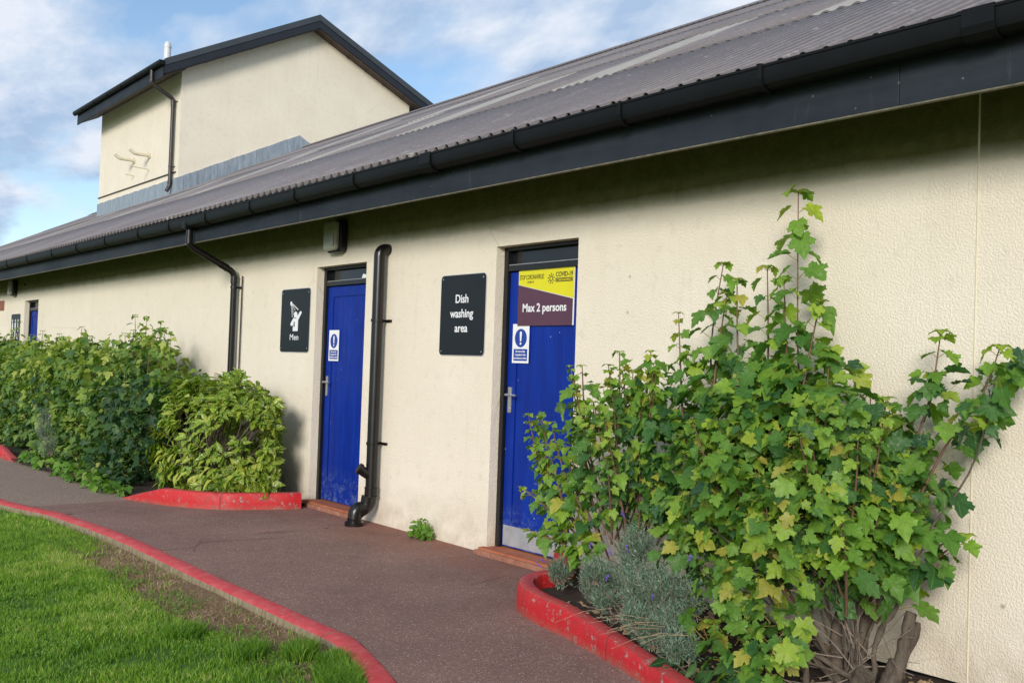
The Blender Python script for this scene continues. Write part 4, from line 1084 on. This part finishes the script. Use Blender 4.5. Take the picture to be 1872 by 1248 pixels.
rb_ = shrub('sycamore_shrub', (-4.05,-.5,.06), Bc, SHB+wild((-4.05,-.5,.06), Bc, 36, -3.6), 1450, .072, 'maple', M['syc'], 'bushy sycamore overlapping the right blue door, its sprigs reaching across the door', 'shrub', 'sycamores in the right bed', .008, .55, 1.15, .075)

# lavender
def lavender(base, clumps, label, n_per=900, par=None):
    root = empty('lavender_bush', base, label, 'lavender', 'lavender bushes')
    P, T, N_, Sz, Ti = [], [], [], [], []
    sm = MB(); fl = MB()
    for (x, y, z, r) in clumps:
        ns = int(n_per*r)
        for i in range(ns):
            d = Vector((random.gauss(0,.7), random.gauss(-.5,.6), random.gauss(.5,.45))).normalized()
            c = Vector((x, y, z)); root_p = c-Vector((0,0,r*.6))+Vector((random.gauss(0,r*.25), random.gauss(0,r*.2), 0))
            tip = c+Vector((d.x*r, d.y*r*.7, d.z*r))*(.7+.45*random.random())
            L_ = (tip-root_p); a0 = .45
            if i % 4 == 0: sm.tube([root_p, root_p.lerp(tip, .5)+Vector((0,0,-.01)), tip], [.0022,.002,.0015], 4, cap=False)
            nl = 17
            for j in range(nl):
                f = a0+(1-a0)*j/(nl-1); p = root_p.lerp(tip, f)
                side = Vector(rng.normal(0,1,3)); side = (side-L_.normalized()*side.dot(L_.normalized())).normalized()
                P.append(p); T.append(L_.normalized()*.75+side*.8); N_.append(Vector((0,-.4,1))+side*.2); Sz.append(.038*(.7+.5*random.random())*(1-.35*f)); Ti.append(min(1, max(0, random.gauss(.5,.25))))
            if random.random() < .006:
                q_ = tip+L_.normalized()*.05+Vector((random.gauss(0,.03),-.03,.0)); sm.tube([tip, q_], [.0014,.0012], 4, cap=False)
                for kk in range(7):
                    v_ = q_+L_.normalized()*.005*kk+Vector(rng.normal(0,.003,3)); fl.tube([v_, v_+Vector(rng.normal(0,.005,3))], [.0045,.002], 5)
    f_ = lambda L_: np.array([tuple(v) for v in L_], 'f')
    build_leaves('foliage', f_(P), f_(T), f_(N_), np.array(Sz,'f'), np.array(Ti,'f'), 'needle', M['lav'], root, fold=.1, droop=.15, wscale=1.4)
    if sm.v: sm.build('stem', M['deadtwig'], root)
    if fl.v: fl.build('flower', M['lavflower'], root)
    return root
lavender((-3.5,-.95,.05), [(-3.67,-.85,.50,.14),(-3.62,-.95,.36,.14),(-3.10,-1.16,.16,.12),(-3.30,-1.05,.38,.15),(-3.50,-1.0,.22,.13),(-3.46,-1.02,.33,.16),(-3.2,-1.10,.24,.13),(-3.19,-1.0,.34,.14),(-3.31,-1.1,.17,.11),(-3.4,-1.1,.22,.12)], 'larger grey green lavender bush spilling over the red kerb at the right')
lavender((-3.85,-.95,.05), [(-3.90,-.93,.28,.12),(-3.82,-1.0,.36,.10),(-3.78,-.98,.22,.10)], 'small lavender bush left of the larger one in the right bed')
lavender((-4.40,-.74,.05), [(-4.40,-.74,.23,.10),(-4.48,-.68,.2,.07)], 'tiny lavender tuft just inside the kerb near the right door')
n_ = 420
lx = rng.random(n_)*2.2-4.3; ly = np.array([float(np.interp(x_, [p[0] for p in RK[5:]], [p[1] for p in RK[5:]]))+.14 for x_ in lx]); ly = ly+(-.06-ly)*rng.random(n_)
lz = np.where(lx < -3.4, .085, np.maximum(-.008, .085-.10*(lx+3.4)/.7))
lo = build_leaves('leaf_litter', np.stack([lx,ly,lz],1), rng.normal(0,1,(n_,3))*np.array([1,1,.15]), rng.normal(0,.3,(n_,3))+np.array([0,0,1]), .036*(.5+.8*rng.random(n_)), np.clip(.35+rng.normal(0,.25,n_),0,1), 'maple', M['straw'], None)
tag(lo, 'dry brown fallen leaves on the soil of the right bed', 'leaf litter', kind='stuff')
# brown woody lavender twigs
wt = MB()
for i in range(260):
    b = Vector((-3.72+random.gauss(0,.10), -.82+random.gauss(0,.06), .08+abs(random.gauss(0,.12))))
    e_ = b+Vector((random.gauss(0,.10), random.gauss(-.07,.06), random.gauss(.10,.09)))
    wt.tube([b, b.lerp(e_,.5)+Vector(rng.normal(0,.012,3)), e_], [.0026,.0022,.0014], 4, cap=False)
tag(wt.build('dead_twigs', M['deadtwig']), 'brown tangle of bare woody twigs between the lavender bushes', 'twigs')
# straw stalks over the kerb
fs_ = MB()
for i in range(9):
    b = Vector((-3.3+random.gauss(0,.22), -1.1+random.gauss(0,.05), .2+random.random()*.06)); b.y = float(np.interp(b.x, [-4.2,-3.6,-3.17,-2.6],[-.95,-1.06,-1.18,-1.36]))
    e_ = b+Vector((random.gauss(-.12,.06), -.20-random.random()*.12, random.gauss(-.03,.03)))
    fs_.tube([b, b.lerp(e_,.5)+Vector((0,0,.02)), e_], [.0012,.0012,.0008], 4, cap=False)
tag(fs_.build('flower_stalks', M['straw']), 'thin dry lavender stalks hanging out over the right red kerb', 'stalks')

# low dark plant at the lower edge, young seedling
low = shrub('low_plant', (-3.0,-1.15,.0), [(-3.02,-1.2,.06,.10),(-2.9,-1.15,.08,.10),(-3.12,-1.22,.10,.08),(-2.82,-1.2,.04,.10)], None, 2400, .085, 'oval', M['low'], 'low dark green leafy plant at the lower end of the right kerb', 'plant', None, .004, .5)
wd_ = shrub('weed', (-6.86,-.05,.0), [(-6.84,-.09,.09,.075),(-6.92,-.07,.07,.06),(-6.77,-.09,.06,.055),(-6.86,-.13,.05,.05)], None, 9000, .042, 'maple_lo', M['weed'], 'small bright green weed at the foot of the wall between the doors', 'weed', None, .003, .6)

# ------------------------------------------------------------------ left bed
def hedge_bush(x0, x1, top, seed, label, dark=0.0, shoots=None, tb=.5, front=-1.42, extra=[]):
    random.seed(seed); cl = []
    n = int((x1-x0)/.42)+1
    for i in range(n):
        x = x0+.16+(x1-x0-.32)*(i+.5)/n+random.uniform(-.08,.08)
        for z in (.20,.55,.92,1.22):
            tz = top(x)
            if z > tz: continue
            for y in (front+.30+.08*z, -.72, -.35):
                if y > -.6 and z < .5: continue
                zz_ = z+random.uniform(-.1,.1)
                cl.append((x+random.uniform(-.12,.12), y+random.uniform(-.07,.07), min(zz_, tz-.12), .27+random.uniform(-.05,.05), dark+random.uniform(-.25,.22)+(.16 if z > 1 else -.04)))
        for j in range(3):
            cl.append((x+random.uniform(-.25,.25), random.uniform(-1.0,-.3), top(x)-.10+random.uniform(-.05,.10), .17, random.uniform(-.05,.25)))
    cl += extra
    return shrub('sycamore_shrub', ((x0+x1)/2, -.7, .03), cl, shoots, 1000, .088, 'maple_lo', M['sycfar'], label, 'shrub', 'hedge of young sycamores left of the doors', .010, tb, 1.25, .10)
def vshoots(spec):
    return [[(x, y, z0), (x+dx*.5, y, (z0+z1)/2), (x+dx, y, z1)] for x, y, z0, z1, dx in spec]
hedge_bush(-12.1,-10.6, lambda x: 1.12+.06*math.sin(x*5), 1, 'darker sycamore shrub directly behind the variegated laurel', dark=-.2, tb=.38)
hedge_bush(-14.0,-11.9, lambda x: 1.42+.12*math.sin(x*4), 2, 'tallest sycamore shrub of the hedge, its loose top rising against the cream wall', shoots=vshoots([(-12.5,-.6,1.3,1.95,-.12),(-12.2,-.6,1.3,1.92,.0),(-11.9,-.55,1.2,1.86,.06),(-11.65,-.6,1.2,1.78,.1),(-12.7,-.65,1.2,1.72,-.12),(-12.35,-.7,1.2,1.75,0),(-12.05,-.7,1.1,1.72,.0),(-11.8,-.7,1.1,1.66,.05),(-11.45,-.6,1.0,1.70,.1),(-11.35,-.7,1.0,1.5,.1)]), extra=[(-12.35,-.6,1.55,.15,.1),(-12.1,-.6,1.70,.11,.15),(-11.95,-.6,1.55,.15,.15),(-11.65,-.6,1.52,.14,.2),(-11.75,-.6,1.70,.09,.25),(-12.6,-.6,1.62,.08,.0),(-11.45,-.6,1.45,.12,.15)])
hedge_bush(-16.2,-13.9, lambda x: 1.52+.08*math.sin(x*3), 3, 'broad light green sycamore shrub left of the tallest one', tb=.56, shoots=vshoots([(-14.9,-.6,1.3,1.82,.05),(-14.2,-.7,1.2,1.68,.1),(-15.6,-.7,1.3,1.72,.0)]))
hedge_bush(-18.6,-16.1, lambda x: 1.46+.1*math.sin(x*3+1), 4, 'sycamore shrub in front of the far blue door', tb=.54, shoots=vshoots([(-17.4,-.5,1.2,1.78,.05),(-16.7,-.6,1.2,1.70,.1),(-18.0,-.5,1.2,1.72,.0)]))
hedge_bush(-21.2,-18.5, lambda x: 1.5+.1*math.sin(x*3), 5, 'sycamore shrub below the far black sign', tb=.58, shoots=vshoots([(-19.6,-.45,1.2,1.85,.05),(-20.4,-.5,1.3,1.75,0),(-19.0,-.5,1.2,1.95,.05)]))
hedge_bush(-24.0,-21.1, lambda x: 1.6, 6, 'pale sycamore shrub at the left edge of the photo', tb=.62)
lav2 = lavender((-13.2,-1.4,.05), [(-13.25,-1.42,.45,.20),(-13.0,-1.42,.28,.18),(-13.35,-1.40,.62,.14)], 'blue green lavender growing out of the front of the left hedge', 420)
gcv = shrub('low_plant', (-11.9,-1.5,.02), [(x, -1.46+random.uniform(-.06,.06), .07, .11, random.uniform(-.2,.2)) for x in np.arange(-13.9,-10.3,.22)], None, 1500, .075, 'maple_lo', M['weed'], 'low fringe of weeds creeping onto the path below the left hedge', 'weeds', None, .003, .35)

# spotted laurel
def laurel():
    root = empty('laurel_bush', (-9.6,-.72,.05), 'dense rounded laurel with yellow spotted leaves behind the left red kerb', 'shrub')
    P, T, N_, Sz, Ti, St = [], [], [], [], [], []
    C0 = np.array([-9.90,-.60,.60]); RR = np.array([1.16,.42,.60])
    tips = []
    for i in range(760):
        d = norm(rng.normal(0,1,3)); d = np.sign(d)*np.abs(d)**.8; d = norm(d)
        rr = (.80+.24*rng.random())*(1+.07*math.sin(d[0]*7+d[2]*5))
        # squarish outline
        k_ = 1/max(np.abs(d*np.array([.92,.8,.95])).max(), .6)
        tip = C0+d*RR*rr*min(k_, 1.13)*(1+.06*math.sin(d[0]*5+1)*max(0, d[2]))
        if tip[2] < .10: tip[2] = .12+rng.random()*.15
        yk = float(np.interp(tip[0], [-10.2,-9.72,-9.3,-9.12,-8.9,-8.7], [-1.30,-1.12,-.96,-.80,-.50,-.22]))+(.05 if tip[2] < .5 else -.02)
        if tip[1] < yk: tip[1] = yk+.04*rng.random()
        tip[0] = min(tip[0], -9.22+(-.3-tip[1])*2.03-.05*rng.random())
        tips.append(tip)
        ax = norm(d*np.array([1,1,.7])+np.array([0,0,.55])+rng.normal(0,.25,3))
        nl = 6
        for j in range(nl+2):
            a = j*2.4+rng.random(); u = norm(np.cross(ax, rng.normal(0,1,3))); w_ = np.cross(ax, u); h = u*math.cos(a)+w_*math.sin(a)
            base = tip-ax*.025*(j%4)
            t = norm(h*.85+ax*.45+np.array([0,-.05,-.12]))
            P.append(base+h*.006); T.append(t); N_.append(norm(ax*.9-h*.3+rng.normal(0,.15,3)+np.array([0,-.15,.15]))); Sz.append(.122*(.6+.6*rng.random())); Ti.append(float(np.clip(.40+rng.normal(0,.22)+(.3 if rng.random()<.12 else 0),0,1))); St.append(base-ax*.02)
    for i in range(16):        # a few big drooping leaves low down in front
        x = -10.6+1.6*rng.random(); P.append((x,-.98-.08*rng.random(),.26+.22*rng.random())); T.append((rng.normal(0,.6),-.5,-.35)); N_.append((0,-.7,.7)); Sz.append(.15); Ti.append(.8+.2*rng.random()); St.append((x,-1.0,.3))
    f_ = lambda L_: np.array([tuple(v) for v in L_], 'f')
    build_leaves('foliage', f_(P), f_(T), f_(N_), np.array(Sz,'f'), np.array(Ti,'f'), 'oval', M['auc'], root, fold=.35, droop=.25, wscale=1.15, stalk=f_(St))
    stems('stem', [(-9.7+.08*i,-.75,.04) for i in range(-3,4)], [tuple(t) for t in tips[::7]], .012, .004, M['bark'], root)
laurel()

# ------------------------------------------------------------------ lawn
def blades(name, n, region, hmin, hmax, mat, tb, flat=0.0, width=.0022, label='', density=None, ztop=-.045, clumpy=True):
    xy = rng.random((n, 2))*np.array([region[1]-region[0], region[3]-region[2]])+np.array([region[0], region[2]])
    kx = np.interp(xy[:,0], [p[0] for p in GK], [p[1] for p in GK])-.135
    keep = xy[:,1] < kx-.004
    f1 = np.array([MN.noise(Vector((a*1.3, b*1.3, 0))) for a, b in xy]); f2 = np.array([MN.noise(Vector((a*6, b*6, 7))) for a, b in xy])
    if density is not None: keep &= density(xy, kx, f1, f2, rng.random(n))
    xy = xy[keep]; f1 = f1[keep]; f2 = f2[keep]; n = len(xy)
    h = (hmin+(hmax-hmin)*rng.random(n)**1.3)*(1+.45*f1+.35*f2)
    ang = rng.random(n)*2*math.pi; lean = (.25+.55*rng.random(n)+flat)*h
    dx, dy = np.cos(ang)*lean, np.sin(ang)*lean; wa = rng.random(n)*2*math.pi; wx, wy = np.cos(wa)*width, np.sin(wa)*width
    hz = h*(1-.75*min(1, flat)) if flat else h
    z0 = ztop-.01
    b = np.stack([xy[:,0], xy[:,1], np.full(n, z0)], 1); wv = np.stack([wx, wy, np.zeros(n)], 1)
    m = b+np.stack([dx*.35, dy*.35, hz*.6+.01], 1); t = b+np.stack([dx, dy, hz+.01], 1)
    co = np.stack([b-wv, b+wv, m-wv*.8, m+wv*.8, t], 1).reshape(-1,3)
    q0 = np.arange(n)*5
    tri = np.concatenate([np.stack([q0,q0+1,q0+3],1), np.stack([q0,q0+3,q0+2],1), np.stack([q0+2,q0+3,q0+4],1)])
    tint_ = np.clip(tb+rng.normal(0,.2,n)+.38*f1+.22*f2, 0, 1)
    at = np.zeros((n,5,3),'f'); at[...,1] = .4; at[...,2] = tint_[:,None]
    me = mesh_np(name, co, tri)
    me.attributes.new('leafco','FLOAT_VECTOR','POINT').data.foreach_set('vector', at.ravel())
    o = link(name, me, mat); tag(o, label, 'grass', kind='stuff'); return o
def d_lawn(xy, ky, f1, f2, r):
    dist = ky-xy[:,1]
    bare = (xy[:,0] > -8.4)&(xy[:,0] < -4.1)
    wdt = np.where(bare, .24*np.clip((xy[:,0]+8.4)/1.2,.1,1)+.16*f1+.10*f2+.10*np.clip((xy[:,0]+8.2)/2,0,1)*np.clip((-4.6-xy[:,0])/1,0,1), .02)
    p = np.clip((dist-wdt)/.10, .03, 1)
    p = p*np.clip(.80+1.3*f2+.5*f1, .3, 1)
    return r < p
blades('grass', 220000, (-9.6,-2.6,-4.0,-2.1), .018, .042, M['grass'], .50, label='short bright green lawn grass in front of the red edging', density=d_lawn)
blades('grass', 60000, (-18,-9.0,-5.2,-2.3), .03, .06, M['grass'], .55, width=.004, label='far lawn grass towards the left edge', density=d_lawn)
def d_tuft(xy, ky, f1, f2, r):
    dist = ky-xy[:,1]
    c = np.array([[-4.35,-2.32],[-4.15,-2.42],[-4.7,-2.62],[-4.55,-2.40],[-4.0,-2.45],[-5.2,-2.75]])
    dm = np.min(np.hypot(xy[:,None,0]-c[None,:,0], (xy[:,None,1]-c[None,:,1])), axis=1)
    return dm < .10+.05*f2
blades('grass', 60000, (-5.5,-3.8,-2.95,-2.15), .05, .10, M['grass'], .38, width=.0022, label='longer darker grass tufts leaning against the near edging', density=d_tuft)
def d_straw(xy, ky, f1, f2, r):
    dist = ky-xy[:,1]; return (dist < .34+.2*f1)&(r < np.clip(.5+f2,0,1))
blades('dead_grass', 16000, (-9.2,-3.9,-2.8,-2.15), .03, .06, M['straw'], .5, flat=.9, width=.0016, label='pale dead straw lying on the bare earth beside the edging', density=d_straw)
# clover: tiny round leaflets scattered in the lawn
n = 26000
xy = rng.random((n,2))*np.array([5.6,1.5])+np.array([-8.4,-3.75])
f1 = np.array([MN.noise(Vector((a*2.1, b*2.1, 20))) for a, b in xy]); ky = np.interp(xy[:,0], [p[0] for p in GK], [p[1] for p in GK])-.3
xy = xy[(f1 > .02)&(xy[:,1] < ky)]; n = len(xy)
Pc = np.concatenate([xy, (-.040+.024*rng.random(n))[:,None]], 1)
o = build_leaves('clover', Pc, np.stack([rng.normal(0,1,n), rng.normal(0,1,n), rng.normal(0,.2,n)],1), np.stack([rng.normal(0,.3,n), rng.normal(-.2,.3,n), np.ones(n)],1), .013*(.6+.7*rng.random(n)), np.clip(.5+rng.normal(0,.2,n),0,1), 'oval', M['weed'], None, wscale=2.2)
tag(o, 'small round clover leaves spread through the lawn', 'clover', kind='stuff')
# fallen bits on the path: tiny stones and leaf crumbs
db = MB()
for i in range(420):
    x = random.uniform(-10,-3.2); k_ = random.random()
    y = random.uniform(-2.0,-.05) if k_ < .5 else random.uniform(-.35,-.03)
    if x > -4.9 and y > float(np.interp(x, [p[0] for p in RK[5:]], [p[1] for p in RK[5:]]))-.03: continue
    r_ = random.uniform(.002,.0055); a = random.random()*6
    db.add([(x+r_*math.cos(a), y+r_*math.sin(a), .001), (x+r_*math.cos(a+2.1), y+r_*math.sin(a+2.1), .001), (x+r_*math.cos(a+4.2), y+r_*math.sin(a+4.2), .001), (x, y, .001+r_*.8)], [(0,1,3),(1,2,3),(2,0,3)])
tag(db.build('grit', M['concrete'], recalc=False), 'pale grit and crumbs scattered over the tarmac path', 'grit', kind='stuff')
